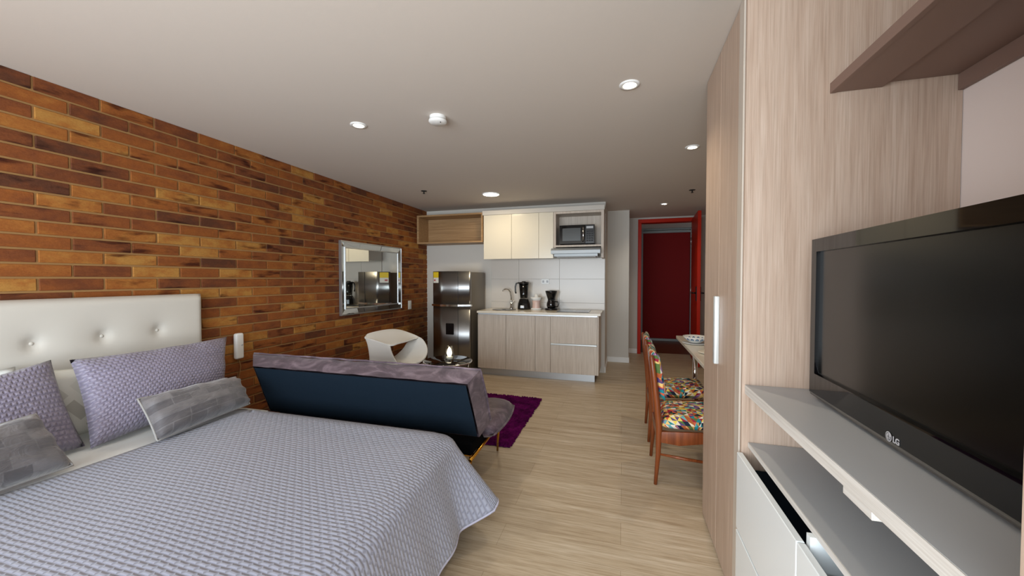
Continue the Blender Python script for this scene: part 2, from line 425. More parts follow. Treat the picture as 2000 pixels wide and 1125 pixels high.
# back wall of the kitchen, the two steps beside it, the entrance wall
struct('wall_back', G().box(-3.2, -0.24, YF, 5.72, 0, CE).box(-0.36, -0.24, 5.72, 6.385, 0, CE).box(-0.36, 0.098, 6.385, 6.5, 0, CE)
       .box(0.0, 0.098, 6.5, 7.25, 0, CE), M['wall'])
struct('wall_entrance', G().box(0.0, 0.275, 7.25, 7.38, 0, CE).box(0.275, 1.245, 7.25, 7.38, 2.415, CE).box(1.245, 1.9, 7.25, 7.38, 0, CE), M['wall'])
struct('wall_right', G().box(1.10, 1.25, -2.1, 2.38, 0, CE).box(1.25, 1.9, 2.26, 2.38, 0, CE).box(1.75, 1.9, 2.38, 7.25, 0, CE), M['wallpink'])
struct('baseboard_back', G().box(-0.24, -0.228, 5.6, 6.385, 0, 0.085, 0.003).box(-0.24, 0.11, 6.373, 6.385, 0, 0.085, 0.003).box(0.098, 0.11, 6.385, 7.25, 0, 0.085, 0.003)
       .box(0.11, 0.262, 7.238, 7.25, 0, 0.085, 0.003), M['white'])
# window wall behind the camera
struct('wall_window', G().box(-3.2, -2.85, YB - 0.12, YB, 0, CE).box(0.95, 1.25, YB - 0.12, YB, 0, CE).box(-2.85, 0.95, YB - 0.12, YB, 0, 0.3).box(-2.85, 0.95, YB - 0.12, YB, 2.4, CE), M['wall'])
g = G()
for x0, x1 in ((-2.85, -2.79), (-1.62, -1.56), (-0.33, -0.27), (0.89, 0.95)): g.box(x0, x1, YB - 0.09, YB - 0.03, 0.3, 2.4, 0.004)
for z0, z1 in ((0.3, 0.36), (2.34, 2.4)): g.box(-2.85, 0.95, YB - 0.088, YB - 0.032, z0, z1, 0.004)
struct('window_1', g, M['white'])
# entrance: red frame and leaf, corridor and the red door across it
struct('trim_1', G().box(0.262, 0.32, 7.2, 7.4, 0, 2.36, 0.004).box(0.262, 1.26, 7.2, 7.4, 2.36, 2.425, 0.004).box(1.2, 1.26, 7.2, 7.4, 0, 2.36, 0.004), M['redframe'])
mt = Matrix.Translation((1.19, 7.2, 0)) @ Matrix.Rotation(radians(-3.6), 4, 'Z')
lf = thing('door_1', (1.19, 7.2, 0), 'x', 'x'); del lf['label']; del lf['category']; lf['kind'] = 'structure'
obj('door_leaf', G().box(-0.048, 0, -0.9, 0, 0.012, 2.39, 0.003, mtx=mt), M['redframe'], lf)
g = G().box(-0.06, -0.048, -0.86, -0.81, 1.02, 1.24, 0.003, mtx=mt)
hp = [mt @ Vector(p) for p in ((-0.06, -0.84, 1.14), (-0.105, -0.84, 1.14), (-0.105, -0.73, 1.14))]
g.tube(hp, 0.011, 8)
hp = [mt @ Vector(p) for p in ((0.0, -0.84, 1.14), (0.05, -0.84, 1.14), (0.05, -0.73, 1.14))]
g.tube(hp, 0.011, 8).box(0, 0.012, -0.86, -0.81, 1.02, 1.24, 0.003, mtx=mt)
obj('door_handle', g, M['black'], lf)
obj('hinge', G().cyl((1.135, 7.19, 0.3), (1.135, 7.19, 0.42), 0.01).cyl((1.135, 7.19, 1.1), (1.135, 7.19, 1.22), 0.01).cyl((1.135, 7.19, 1.95), (1.135, 7.19, 2.07), 0.01), M['alu'], lf)
struct('floor_corridor', G().box(-0.6, 2.6, 7.38, 9.1, -0.06, -0.002), M['corrfloor'])
struct('wall_corridor', G().box(-0.6, 0.42, 8.9, 9.05, 0, CE).box(1.49, 2.6, 8.9, 9.05, 0, CE).box(0.42, 1.49, 8.99, 9.05, 0, CE).box(-0.7, -0.6, 7.38, 9.05, 0, CE).box(2.5, 2.6, 7.38, 9.05, 0, CE), M['wall'])
struct('trim_2', G().box(1.39, 1.475, 8.87, 8.98, 0, 2.44, 0.004).box(0.35, 0.43, 8.87, 8.98, 0, 2.44, 0.004).box(0.35, 1.475, 8.86, 8.98, 2.36, 2.40, 0.004).box(0.35, 1.475, 8.87, 8.98, 2.425, 2.455, 0.004).box(0.43, 1.39, 8.86, 8.98, 0.0, 0.05, 0.004), M['greyframe'])
struct('door_2', G().box(0.43, 1.39, 8.9, 8.945, 0.05, 2.36, 0.003), M['reddoor'])

# ================================================================== CEILING FITTINGS
def downlight(x, y, tilt, label, rad=0.045):
    t_ = thing('ceiling_downlight', (x, y, CE), label, 'ceiling light', 'small recessed ceiling spotlights')
    obj('ring', G().lathe((x, y, CE), [(rad * 1.25, 0.0), (rad * 1.25, -0.006), (rad * 0.9, -0.008), (rad * 0.72, -0.003), (rad * 0.72, 0.0)], 28), M['white'], t_)
    mt = Matrix.Translation((x, y, CE - 0.004)) @ Matrix.Rotation(tilt, 4, 'Y') @ Matrix.Translation((-x, -y, -CE + 0.004))
    obj('bulb', G().lathe((x, y, CE - 0.004), [(0.0, -0.004), (rad * 0.66, -0.002), (rad * 0.68, 0.0), (0, 0.001)], 24, mtx=mt), M['bulb'], t_)
    d = bpy.data.lights.new('spot_light', 'SPOT'); d.energy = 19; d.color = (1.0, 0.86, 0.66); d.spot_size = radians(120); d.spot_blend = 0.8; d.shadow_soft_size = 0.03
    lo = bpy.data.objects.new('spot_light', d); COL.objects.link(lo); lo.parent = t_; lo.location = (0, 0, -0.02)
    return t_
base = downlight(0.03, 2.28, 0.12, 'small round downlight nearest the wardrobe, largest in view')
for x, y, lb in ((-1.826, 2.326, 'small round downlight over the sofa, nearest the brick wall'),
                 (0.552, 3.492, 'small round downlight above the dining chairs, beside the wardrobe top'),
                 (0.577, 5.994, 'tiny round downlight in the hall before the red doorway')):
    c = copy_tree(base); c.location = (x, y, CE); c['label'] = lb
t_ = thing('ceiling_lamp', (-1.65, 4.68, CE), 'round flush warm LED ceiling lamp in front of the kitchen cabinets', 'ceiling light')
obj('trim_ring', G().lathe((-1.65, 4.68, CE), [(0.118, 0), (0.118, -0.008), (0.108, -0.012), (0.102, -0.008), (0.102, 0)], 40), M['white'], t_)
obj('diffuser', G().lathe((-1.65, 4.68, CE), [(0, -0.010), (0.102, -0.008), (0.102, 0)], 40), M['bulb'], t_)
lo = light('lamp_light', 'AREA', (0, 0, -0.02), (0, 0, 0), 6.5, (1.0, 0.80, 0.52), shape='DISK', size=0.2); lo.parent = t_
t_ = thing('smoke_detector', (-1.215, 2.36, CE), 'round white smoke detector on the ceiling', 'smoke detector')
obj('base', G().lathe((-1.215, 2.36, CE), [(0, -0.022), (0.052, -0.022), (0.055, -0.018), (0.055, 0)], 32), M['white'], t_)
obj('cover', G().lathe((-1.215, 2.36, CE), [(0.03, -0.022), (0.06, -0.024), (0.062, -0.036), (0.05, -0.046), (0, -0.048)], 32), M['white'], t_)
obj('indicator', G().lathe((-1.185, 2.34, CE - 0.05), [(0, 0), (0.004, 0), (0.004, 0.006)], 10), M['dark'], t_)
def sprinkler(x, y, lb):
    t_ = thing('fire_sprinkler', (x, y, CE), lb, 'sprinkler', 'dark ceiling sprinklers')
    obj('cover_plate', G().lathe((x, y, CE), [(0.038, 0), (0.036, -0.004), (0.0, -0.006)], 24), M['dark'], t_)
    obj('sprinkler_head', G().lathe((x, y, CE), [(0.008, -0.005), (0.007, -0.03), (0.016, -0.032), (0.016, -0.035), (0, -0.036)], 16), M['dark'], t_)
    return t_
s0 = sprinkler(-2.401, 4.282, 'dark sprinkler head near the brick wall, left of the round lamp')
s1 = copy_tree(s0); s1.location = (0.822, 5.165, CE); s1['label'] = 'dark sprinkler head on the ceiling beside the wardrobe, near the entrance'

# ================================================================== KITCHEN
KY = 5.0
t_ = thing('base_cabinet', (-1.12, 5.3, 0), 'ash laminate kitchen base cabinet with three doors and two drawers', 'kitchen cabinet')
obj('carcass', G().box(-1.965, -0.31, KY + 0.02, YF - 0.001, 0.10, 0.86).box(-0.31, -0.292, KY, YF - 0.001, 0.10, 0.876), M['ashkit'], t_)
obj('kick_plate', G().box(-1.94, -0.345, KY + 0.055, KY + 0.07, 0, 0.1), M['alu'], t_)
for x0, x1 in ((-1.963, -1.55), (-1.546, -1.136), (-1.132, -0.926)):
    obj('door', G().box(x0, x1, KY, KY + 0.019, 0.10, 0.855, 0.0015), M['ashkit'], t_)
obj('drawer', G().box(-0.922, -0.312, KY, KY + 0.019, 0.50, 0.855, 0.0015), M['ashkit'], t_)
d = obj('drawer', G().box(-0.922, -0.312, KY, KY + 0.019, 0.10, 0.475, 0.0015), M['ashkit'], t_)
part_label(obj('handle_rail', G().box(-0.918, -0.314, KY - 0.012, KY + 0.019, 0.477, 0.498, 0.003), M['handle'], d), 'bright aluminium grip rail')
obj('top_rail', G().box(-1.963, -0.312, KY + 0.01, KY + 0.03, 0.858, 0.877), M['alu'], t_)
c = centre(obj('countertop', G().box(-1.972, -0.268, KY - 0.018, YF - 0.001, 0.878, 0.907, 0.003), M['stone'])); tag(c, 'cream quartz countertop over the kitchen base cabinet', 'countertop')
# sink, tap
t_ = thing('kitchen_sink', (-1.66, 5.3, 0.907), 'small stainless sink set in the left of the countertop', 'sink')
obj('basin', G().lathe((-1.66, 5.28, 0.907), [(0.17, 0.0015), (0.175, 0.004), (0.165, 0.004), (0.15, 0.001), (0.0, 0.0012)], 36), M['steel'], t_)
obj('drain', G().lathe((-1.66, 5.28, 0.909), [(0.03, 0.0), (0.03, 0.002), (0, 0.002)], 20), M['dark'], t_)
t_ = thing('kitchen_tap', (-1.615, 5.5, 0.907), 'curved chrome kitchen tap behind the sink', 'tap')
obj('tap_body', G().lathe((-1.615, 5.5, 0.907), [(0.028, 0), (0.028, 0.012), (0.021, 0.02), (0.021, 0.11), (0, 0.115)], 20), M['chrome'], t_)
obj('spout', G().tube([(-1.615, 5.5, 1.0), (-1.618, 5.495, 1.1), (-1.63, 5.485, 1.16), (-1.655, 5.465, 1.195), (-1.69, 5.44, 1.205), (-1.715, 5.42, 1.195), (-1.722, 5.415, 1.17)], 0.012, 12), M['chrome'], t_)
obj('lever', G().tube([(-1.6, 5.5, 0.99), (-1.57, 5.49, 1.03)], [0.009, 0.006], 10), M['chrome'], t_)
# blender
bx, by = -1.40, 5.42
t_ = thing('blender', (bx, by, 0.907), 'black countertop blender with clear jar beside the tap', 'blender')
obj('base', G().lathe((bx, by, 0.907), [(0, 0), (0.094, 0), (0.098, 0.02), (0.09, 0.09), (0.07, 0.145), (0.058, 0.16), (0, 0.16)], 8, smooth=False), M['black'], t_)
obj('control_panel', G().box(bx - 0.03, bx + 0.03, by - 0.097, by - 0.085, 0.93, 0.97, 0.004), M['alu'], t_)
obj('jar', G().lathe((bx, by, 1.067), [(0.05, 0), (0.055, 0.01), (0.07, 0.215), (0.066, 0.215), (0.05, 0.012), (0, 0.008)], 28), M['glass'], t_)
obj('lid', G().lathe((bx, by, 1.282), [(0, 0.04), (0.03, 0.04), (0.03, 0.028), (0.072, 0.026), (0.075, 0.0), (0, -0.004)], 28), M['black'], t_)
obj('handle', G().tube([(bx - 0.07, by, 1.30), (bx - 0.115, by, 1.29), (bx - 0.13, by, 1.24), (bx - 0.128, by, 1.17), (bx - 0.12, by, 1.14)], 0.011, 10), M['black'], t_)
# citrus juicer
jx, jy = -1.21, 5.42
t_ = thing('citrus_juicer', (jx, jy, 0.907), 'small pale pink and white citrus juicer between blender and coffee maker', 'juicer')
part_label(obj('base', G().lathe((jx, jy, 0.907), [(0, 0), (0.078, 0), (0.08, 0.02), (0.07, 0.025), (0, 0.025)], 28), M['white'], t_), 'white foot ring')
obj('body', G().lathe((jx, jy, 0.932), [(0.062, 0), (0.058, 0.07), (0.064, 0.12), (0, 0.12)], 28), M['pinkish'], t_)
obj('bowl', G().lathe((jx, jy, 1.04), [(0.06, 0), (0.08, 0.03), (0.082, 0.05), (0.074, 0.05), (0.06, 0.04), (0.03, 0.05), (0.02, 0.085), (0, 0.098)], 28), M['white'], t_)
# coffee maker
cx_, cy_ = -0.99, 5.42
t_ = thing('coffee_maker', (cx_, cy_, 0.907), 'black drip coffee maker with glass jug beside the hob', 'coffee maker')
obj('hot_plate', G().lathe((cx_, cy_, 0.907), [(0, 0), (0.09, 0), (0.09, 0.022), (0.075, 0.028), (0, 0.028)], 28), M['black'], t_)
obj('column', G().box(cx_ - 0.05, cx_ + 0.05, cy_ + 0.03, cy_ + 0.085, 0.92, 1.13, 0.01), M['black'], t_)
obj('filter_basket', G().lathe((cx_, cy_, 1.06), [(0, 0), (0.05, 0), (0.075, 0.08), (0.085, 0.11), (0.085, 0.125), (0, 0.13)], 28), M['black'], t_)
jug = obj('jug', G().lathe((cx_, cy_, 0.936), [(0, 0.0), (0.055, 0.0), (0.066, 0.03), (0.064, 0.07), (0.05, 0.105), (0.052, 0.12), (0.048, 0.12), (0.046, 0.105), (0.06, 0.07), (0.06, 0.03), (0, 0.006)], 28), M['blackglass'], t_)
obj('jug_handle', G().tube([(cx_ + 0.055, cy_ - 0.02, 1.03), (cx_ + 0.1, cy_ - 0.03, 1.03), (cx_ + 0.112, cy_ - 0.035, 1.0), (cx_ + 0.10, cy_ - 0.03, 0.96), (cx_ + 0.062, cy_ - 0.02, 0.955)], 0.007, 10), M['black'], jug)
# hob
t_ = thing('induction_hob', (-0.63, 5.3, 0.907), 'black glass two ring hob flush in the countertop', 'hob')
obj('glass_plate', G().box(-0.86, -0.43, 5.1, 5.5, 0.9075, 0.914, 0.002), M['blackglass'], t_)
for x in (-0.75, -0.54):
    obj('cooking_ring', G().lathe((x, 5.3, 0.9142), [(0.085, 0), (0.085, 0.0006), (0.08, 0.0006), (0.08, 0)], 40), M['greylam'], t_)
# backsplash tiles
struct('trim_3', G().box(-1.968, -0.245, YF - 0.006, YF + 0.001, 0.907, 1.66), M['grout'])
g = G(); zs = [0.907, 1.005, 1.355, 1.66]; xs = [-1.968, -1.52, -0.898, -0.245]
for x0, x1 in zip(xs, xs[1:]):
    for z0, z1 in zip(zs, zs[1:]): g.box(x0 + 0.0012, x1 - 0.0012, YF - 0.012, YF - 0.004, z0 + 0.0012, z1 - 0.0012, 0.001)
struct('wall_backsplash', g, M['tile'])
t_ = thing('wall_socket', (-1.10, YF - 0.012, 1.28), 'white power socket on the backsplash above the juicer', 'socket')
obj('face_plate', G().box(-1.17, -1.05, YF - 0.021, YF - 0.0121, 1.28, 1.355, 0.003), M['whiteplastic'], t_)
obj('outlet', G().box(-1.155, -1.125, YF - 0.0225, YF - 0.0205, 1.30, 1.335, 0.002), M['greylam'], t_)
obj('outlet', G().box(-1.095, -1.065, YF - 0.0225, YF - 0.0205, 1.30, 1.335, 0.002), M['greylam'], t_)
# wall cabinets
UY = 5.27
t_ = thing('wall_cabinet', (-1.45, 5.43, 1.645), 'cream gloss kitchen wall cabinet with three doors', 'kitchen cabinet')
obj('carcass', G().box(-1.975, -0.94, UY + 0.02, YF - 0.013, 1.665, 2.292), M['white'], t_)
for x0, x1 in ((-1.973, -1.548), (-1.544, -1.147), (-1.143, -0.936)):
    obj('door', G().box(x0, x1, UY, UY + 0.019, 1.647, 2.292, 0.0015), M['cream'], t_)
t_ = thing('microwave_cabinet', (-0.59, 5.43, 1.8), 'ash laminate open wall cabinet framing the microwave', 'kitchen cabinet')
g = G().box(-0.932, -0.90, UY, YF - 0.013, 1.79, 2.292, 0.001).box(-0.282, -0.246, UY - 0.01, YF - 0.013, 1.645, 2.292, 0.001)
g.box(-0.90, -0.282, UY, YF - 0.013, 2.262, 2.292, 0.001)
obj('frame', g, M['ashkit'], t_)
obj('shelf', G().box(-0.90, -0.283, UY, YF - 0.03, 1.80, 1.826, 0.001), M['ashkit'], t_)
obj('back_panel', G().box(-0.90, -0.283, YF - 0.03, YF - 0.015, 1.8, 2.262), M['ashkit'], t_)
c = centre(obj('cornice_board', G().box(-1.99, -0.238, UY - 0.012, YF - 0.002, 2.293, 2.357, 0.002), M['wall'])); tag(c, 'pale cornice board running along the top of the kitchen cabinets', 'cornice')
t_ = thing('wall_shelf', (-2.53, 5.43, 1.91), 'oak open box shelf on the wall above the fridge', 'shelf')
g = G().box(-3.082, -1.99, UY, YF - 0.001, 2.315, 2.34, 0.001).box(-3.082, -1.99, UY, YF - 0.001, 1.90, 1.925, 0.001)
obj('box_frame', g, M['oak'], t_)
obj('side_panel', G().box(-3.082, -3.05, UY, YF - 0.001, 1.926, 2.314, 0.001), M['oak'], t_)
obj('side_panel', G().box(-2.015, -1.99, UY, YF - 0.001, 1.926, 2.314, 0.001), M['oak'], t_)
obj('back_panel', G().box(-3.05, -2.015, YF - 0.02, YF - 0.002, 1.926, 2.314), M['oak'], t_)
# microwave
t_ = thing('microwave', (-0.60, 5.42, 1.826), 'black and silver microwave standing in the open wall cabinet', 'microwave')
obj('casing', G().box(-0.855, -0.372, 5.31, 5.56, 1.838, 2.105, 0.004), M['black'], t_)
dr = obj('door', G().box(-0.853, -0.50, 5.292, 5.31, 1.842, 2.10, 0.003), M['blackgloss'], t_)
obj('window', G().box(-0.81, -0.56, 5.289, 5.2925, 1.885, 2.06), mat('oven_window', (70, 72, 72), 0.2, 0.3), dr)
obj('door_handle', G().tube([(-0.528, 5.29, 1.87), (-0.522, 5.262, 1.90), (-0.52, 5.256, 1.97), (-0.522, 5.262, 2.05), (-0.528, 5.29, 2.08)], 0.008, 10), M['chrome'], dr)
pn = obj('control_panel', G().box(-0.498, -0.374, 5.294, 5.31, 1.842, 2.10, 0.003), M['black'], t_)
g = G()
for r in range(5):
    for k in range(3): g.box(-0.482 + k * 0.033, -0.456 + k * 0.033, 5.2925, 5.295, 1.875 + r * 0.031, 1.895 + r * 0.031)
obj('button', g, M['dark'], pn)
obj('display', G().box(-0.482, -0.39, 5.2925, 5.295, 2.05, 2.08), M['greylam'], pn)
for x in (-0.82, -0.41): obj('foot', G().lathe((x, 5.35, 1.826), [(0, 0), (0.014, 0), (0.014, 0.013), (0, 0.013)], 12), M['dark'], t_)
# hood
t_ = thing('range_hood', (-0.62, 5.36, 1.66), 'slim silver extractor hood under the microwave cabinet', 'extractor hood')
pts = [(-0.945, 5.13, 1.70), (-0.945, 5.13, 1.745), (-0.945, 5.17, 1.776), (-0.945, 5.58, 1.776), (-0.945, 5.58, 1.70)]
obj('body', G().prism(pts, (0.66, 0, 0)), M['hood'], t_)
obj('lower_box', G().box(-0.91, -0.32, 5.17, 5.56, 1.662, 1.70, 0.003), M['hood'], t_)
obj('filter', G().box(-0.88, -0.35, 5.2, 5.5, 1.655, 1.662), M['greylam'], t_)
# fridge
t_ = thing('refrigerator', (-2.32, 5.2, 0), 'tall two door stainless refrigerator between brick wall and cabinets', 'refrigerator')
obj('body', G().box(-2.60, -2.055, 4.976, 5.54, 0.04, 1.455, 0.008, 2), M['steelside'], t_)
obj('foot_panel', G().box(-2.6, -2.08, 4.99, 5.5, 0.0, 0.04), M['dark'], t_)
def fdoor(z0, z1):
    g = G(); n = 25
    P3 = [(-2.645, 4.968), (-2.478, 4.875), (-2.222, 4.898), (-2.05, 4.948)]
    fr = []
    for (xa, ya), (xb, yb_), bulge in ((P3[0], P3[1], 0.004), (P3[1], P3[2], 0.004), (P3[2], P3[3], 0.003)):
        for i in range(8): fr.append((xa + (xb - xa) * i / 8, ya + (yb_ - ya) * i / 8 - bulge * (1 - (i / 4 - 1) ** 2)))
    fr.append(P3[3]); n = len(fr) - 1
    loop = fr + [(-2.05, 4.969), (-2.643, 4.975)]
    A = [g.bm.verts.new((x, y, z0)) for x, y in loop]; B = [g.bm.verts.new((x, y, z1)) for x, y in loop]
    k = len(loop)
    g.bm.faces.new(A[::-1]); g.bm.faces.new(B)
    for i in range(k):
        f = g.bm.faces.new((A[i], A[(i + 1) % k], B[(i + 1) % k], B[i])); f.smooth = i < n
    return g
fz = obj('freezer_door', fdoor(0.995, 1.465), M['steel'], t_)
ld = obj('fridge_door', fdoor(0.05, 0.965), M['steel'], t_)
part_label(obj('divider_rail', G().prism([(-2.67, 4.99, 0.966), (-2.665, 4.965, 0.966), (-2.48, 4.862, 0.966), (-2.22, 4.886, 0.966), (-2.045, 4.937, 0.966), (-2.045, 4.99, 0.966)], (0, 0, 0.028)), M['chrome'], t_), 'chrome rail between the two doors')
wd = obj('water_dispenser', G().box(-2.40, -2.28, 4.872, 4.91, 0.57, 0.73, 0.004), M['black'], ld)
def stk(u0, u1, z0_, z1_, off=0.0):
    q = lambda u, z: (-2.645 + 0.167 * u - 0.004 - off, 4.968 - 0.093 * u - 0.008 - off, z)
    return G().poly([q(u0, z0_), q(u1, z0_), q(u1, z1_), q(u0, z1_)])
obj('energy_sticker', stk(0.12, 0.80, 1.375, 1.455), M['yellow'], fz)
obj('price_sticker', stk(0.12, 0.80, 1.30, 1.374), M['sticker'], fz)
obj('sticker_print', stk(0.2, 0.42, 1.325, 1.35, 0.001), M['pinkprint'], fz)
obj('panel_seam', G().box(-2.224, -2.219, 4.8955, 4.91, 0.05, 0.965), M['dark'], ld)
obj('panel_seam', G().box(-2.224, -2.219, 4.8955, 4.91, 0.995, 1.465), M['dark'], fz)

# ================================================================== WALL ITEMS
# mirror with bevelled border
MX = -3.088
mr = thing('wall_mirror', (MX, 4.17, 0.935), 'large wall mirror in a silvery frame hanging on the brick wall', 'mirror')
y0, y1, z0, z1 = 3.575, 4.73, 0.935, 1.795
MT = Matrix.Translation((MX + 0.001, y0, 0)) @ Matrix.Rotation(radians(-2.3), 4, 'Z') @ Matrix.Translation((-MX, -y0, 0))
def loop_(i, x): return [MT @ Vector(p) for p in ((x, y0 + i, z0 + i), (x, y1 - i, z0 + i), (x, y1 - i, z1 - i), (x, y0 + i, z1 - i))]
def ringgrid(g, A, B, mi=0):
    for k in range(4): g.poly([A[k], A[(k + 1) % 4], B[(k + 1) % 4], B[k]], mi=mi)
g = G(); ringgrid(g, loop_(0, MX), loop_(0, MX + 0.03)); ringgrid(g, loop_(0, MX + 0.03), loop_(0.012, MX + 0.034)); ringgrid(g, loop_(0.012, MX + 0.034), loop_(0.014, MX + 0.026))
g.poly(loop_(0, MX)); obj('outer_frame', g, M['alu'], mr)
g = G(); ringgrid(g, loop_(0.014, MX + 0.026), loop_(0.07, MX + 0.016)); part_label(obj('mirror_border', g, M['mirror'], mr), 'bevelled silvery border')
g = G(); ringgrid(g, loop_(0.07, MX + 0.016), loop_(0.072, MX + 0.026)); ringgrid(g, loop_(0.072, MX + 0.026), loop_(0.082, MX + 0.026)); ringgrid(g, loop_(0.082, MX + 0.026), loop_(0.084, MX + 0.018)); obj('inner_bead', g, M['alu'], mr)
g = G().poly(loop_(0.083, MX + 0.018)); obj('mirror_glass', g, M['mirror'], mr)
def switchplate(y, z, lb):
    t_ = thing('light_switch', (-3.088, y, z), lb, 'light switch')
    obj('face_plate', G().box(-3.088, -3.08, y, y + 0.085, z, z + 0.13, 0.002), M['whiteplastic'], t_)
    obj('rocker', G().box(-3.08, -3.076, y + 0.025, y + 0.06, z + 0.03, z + 0.1, 0.001), M['whiteplastic'], t_)
switchplate(5.01, 0.9, 'small white switch plate on the brick wall right of the mirror')
t_ = thing('wall_handset', (-3.085, 2.38, 0.69), 'white slim handset hanging on the brick wall beside the headboard', 'handset')
obj('handset', G().box(-3.086, -3.045, 2.345, 2.415, 0.69, 0.905, 0.016, 4), M['whiteplastic'], t_)
obj('button', G().box(-3.0455, -3.042, 2.385, 2.40, 0.80, 0.812, 0.001), M['greylam'], t_)
obj('cord', G().tube([(-3.075, 2.385, 0.695), (-3.073, 2.40, 0.62), (-3.078, 2.385, 0.52), (-3.075, 2.40, 0.40), (-3.08, 2.39, 0.3)], 0.003, 6), M['mortar'], t_)

# ================================================================== WARDROBE AND TV UNIT
WX = 0.45
t_ = thing('wardrobe', (0.78, 2.05, 0), 'tall ash laminate wardrobe with two doors and a long pale handle', 'wardrobe')
obj('carcass', G().box(WX + 0.02, 1.099, 1.757, 2.365, 0.0, CE - 0.002), M['ash'], t_)
dfar = obj('door', G().box(WX, WX + 0.019, 2.058, 2.376, 0.012, CE - 0.004, 0.0015), M['ash'], t_)
dnear = obj('door', G().box(WX, WX + 0.019, 1.757, 2.055, 0.012, CE - 0.004, 0.0015), M['ash'], t_)
part_label(obj('handle', G().box(WX - 0.022, WX, 2.03, 2.062, 0.943, 1.272, 0.004, 2), M['handle'], dnear), 'pale satin bar handle')
part_label(obj('side_panel', G().box(WX - 0.002, 1.099, 1.692, 1.753, 0.0, CE - 0.002, 0.001), M['edgez'], t_), 'pale edge strip')
t_ = thing('media_wall_unit', (0.78, 1.1, 0), 'ash laminate and grey television wall unit with white gloss drawers', 'media unit')
obj('side_panel', G().box(0.452, 1.098, 1.667, 1.684, 0.0, CE - 0.002, 0.0008), M['ash'], t_)
obj('side_panel', G().box(0.45, 1.098, 0.545, 0.587, 0.0, CE - 0.002, 0.0008), M['ash'], t_)
obj('console_top', G().box(0.462, 1.098, 0.589, 1.665, 0.909, 0.943, 0.001), [M['greylam'], M['edge']], t_)
obj('console_edge', G().box(0.4605, 0.4625, 0.589, 1.665, 0.909, 0.9425), M['edge'], t_)
part_label(obj('console_bracket', G().box(0.464, 0.49, 0.885, 0.985, 0.889, 0.909, 0.001), M['edge'], t_), 'small pale block under the console edge')
obj('lower_shelf', G().box(0.476, 1.098, 0.589, 1.665, 0.700, 0.718, 0.001), M['greylam'], t_)
obj('shelf_edge', G().box(0.474, 0.4765, 0.589, 1.665, 0.700, 0.7178), M['edge'], t_)
obj('divider', G().box(0.462, 1.09, 1.122, 1.142, 0.02, 0.699), M['gloss'], t_)
obj('plinth', G().box(0.49, 1.09, 0.589, 1.665, 0.0, 0.06), M['gloss'], t_)
for ya, yb in ((1.134, 1.663), (0.591, 1.130)):
    for za, zb in ((0.378, 0.676), (0.065, 0.370)):
        dr = obj('drawer', G().box(0.436, 0.456, ya, yb, za, zb, 0.002), M['gloss'], t_)
        yy0, yy1 = max(ya, 1.143 if ya > 1.1 else 0.591), min(yb, 1.121 if ya < 1.1 else 1.663)
        obj('drawer_box', G().box(0.476, 1.0, yy0 + 0.012, yy1 - 0.012, za + 0.02, zb - 0.06), M['navy'], dr)
t_ = thing('upper_shelf', (0.9, 1.1, 2.03), 'taupe grey laminate shelf mounted high between the unit sides above the television', 'shelf')
obj('shelf_board', G().box(0.722, 1.098, 0.589, 1.665, 2.046, 2.066, 0.001), M['shaded'], t_)
obj('front_edge', G().box(0.720, 0.738, 0.589, 1.665, 2.030, 2.067, 0.001), M['shaded'], t_)
obj('front_panel', G().box(0.738, 0.875, 0.589, 1.665, 2.032, 2.046, 0.001), M['shaded'], t_)
obj('rear_batten', G().box(1.082, 1.098, 0.589, 1.665, 1.992, 2.046, 0.001), M['shaded'], t_)
# television
tv = thing('television', (0.68, 1.08, 0.943), 'large black flat television standing on the grey console', 'television')
mt = Matrix.Translation((0.626, 1.547, 0)) @ Matrix.Rotation(radians(-1.2), 4, 'Z')
W_, H0, H1 = 0.93, 0.955, 1.49
def TB(a, b, y0, y1, z0, z1, bev=0.002, seg=1): return G().box(a, b, -y1, -y0, z0, z1, bev, seg, mtx=mt)
def rc(g, x, ya, yb, za, zb): return [mt @ Vector(p) for p in ((x, -ya, za), (x, -yb, za), (x, -yb, zb), (x, -ya, zb))]
g = G(); O = rc(g, 0.0, 0, W_, H0 + 0.012, H1); I = rc(g, 0.0, 0.034, W_ - 0.034, 1.035, 1.447); I2 = rc(g, 0.012, 0.036, W_ - 0.036, 1.037, 1.445)
Bk = rc(g, 0.05, 0.004, W_ - 0.004, H0 + 0.012, H1 - 0.004)
ringgrid(g, O, I); ringgrid(g, I, I2); ringgrid(g, O, Bk); g.poly(Bk)
obj('bezel', g, M['blackgloss'], tv)
obj('screen', G().poly(rc(None, 0.011, 0.034, W_ - 0.034, 1.034, 1.448)), M['screen'], tv)
obj('housing', TB(0.05, 0.105, 0.05, W_ - 0.05, 1.0, 1.46, 0.02, 3), M['black'], tv)
g = G(); n = 24; rows = []
for i in range(n + 1):
    y = W_ * i / n; sag = 0.004 * (1 - (2 * i / n - 1) ** 2)
    rows.append([mt @ Vector(p) for p in ((0.0, -y, H0 + 0.012), (0.004, -y, H0 + 0.002 - sag), (0.03, -y, H0 - 0.002 - sag), (0.05, -y, H0 + 0.012))])
g.grid(rows); part_label(obj('lower_trim', g, mat('tv_trim', (120, 114, 106), 0.25, 0.6), tv), 'silvery lower trim strip')
st = obj('stand', TB(0.02, 0.2, W_ / 2 - 0.22, W_ / 2 + 0.22, 0.9435, 0.95, 0.003), M['blackgloss'], tv)
obj('stand_neck', TB(0.055, 0.1, W_ / 2 - 0.08, W_ / 2 + 0.08, 0.949, 1.02, 0.004), M['blackgloss'], st)
M['logo'] = mat('logo_silver', (205, 205, 208), 0.35, 0.2)
LZ = 0.977
g = G(); cy = -0.428; r = 0.0118
ring = [mt @ Vector((-0.0012, cy + r * cos(2 * pi * k / 32), LZ + r * sin(2 * pi * k / 32))) for k in range(32)]
g.poly(ring)
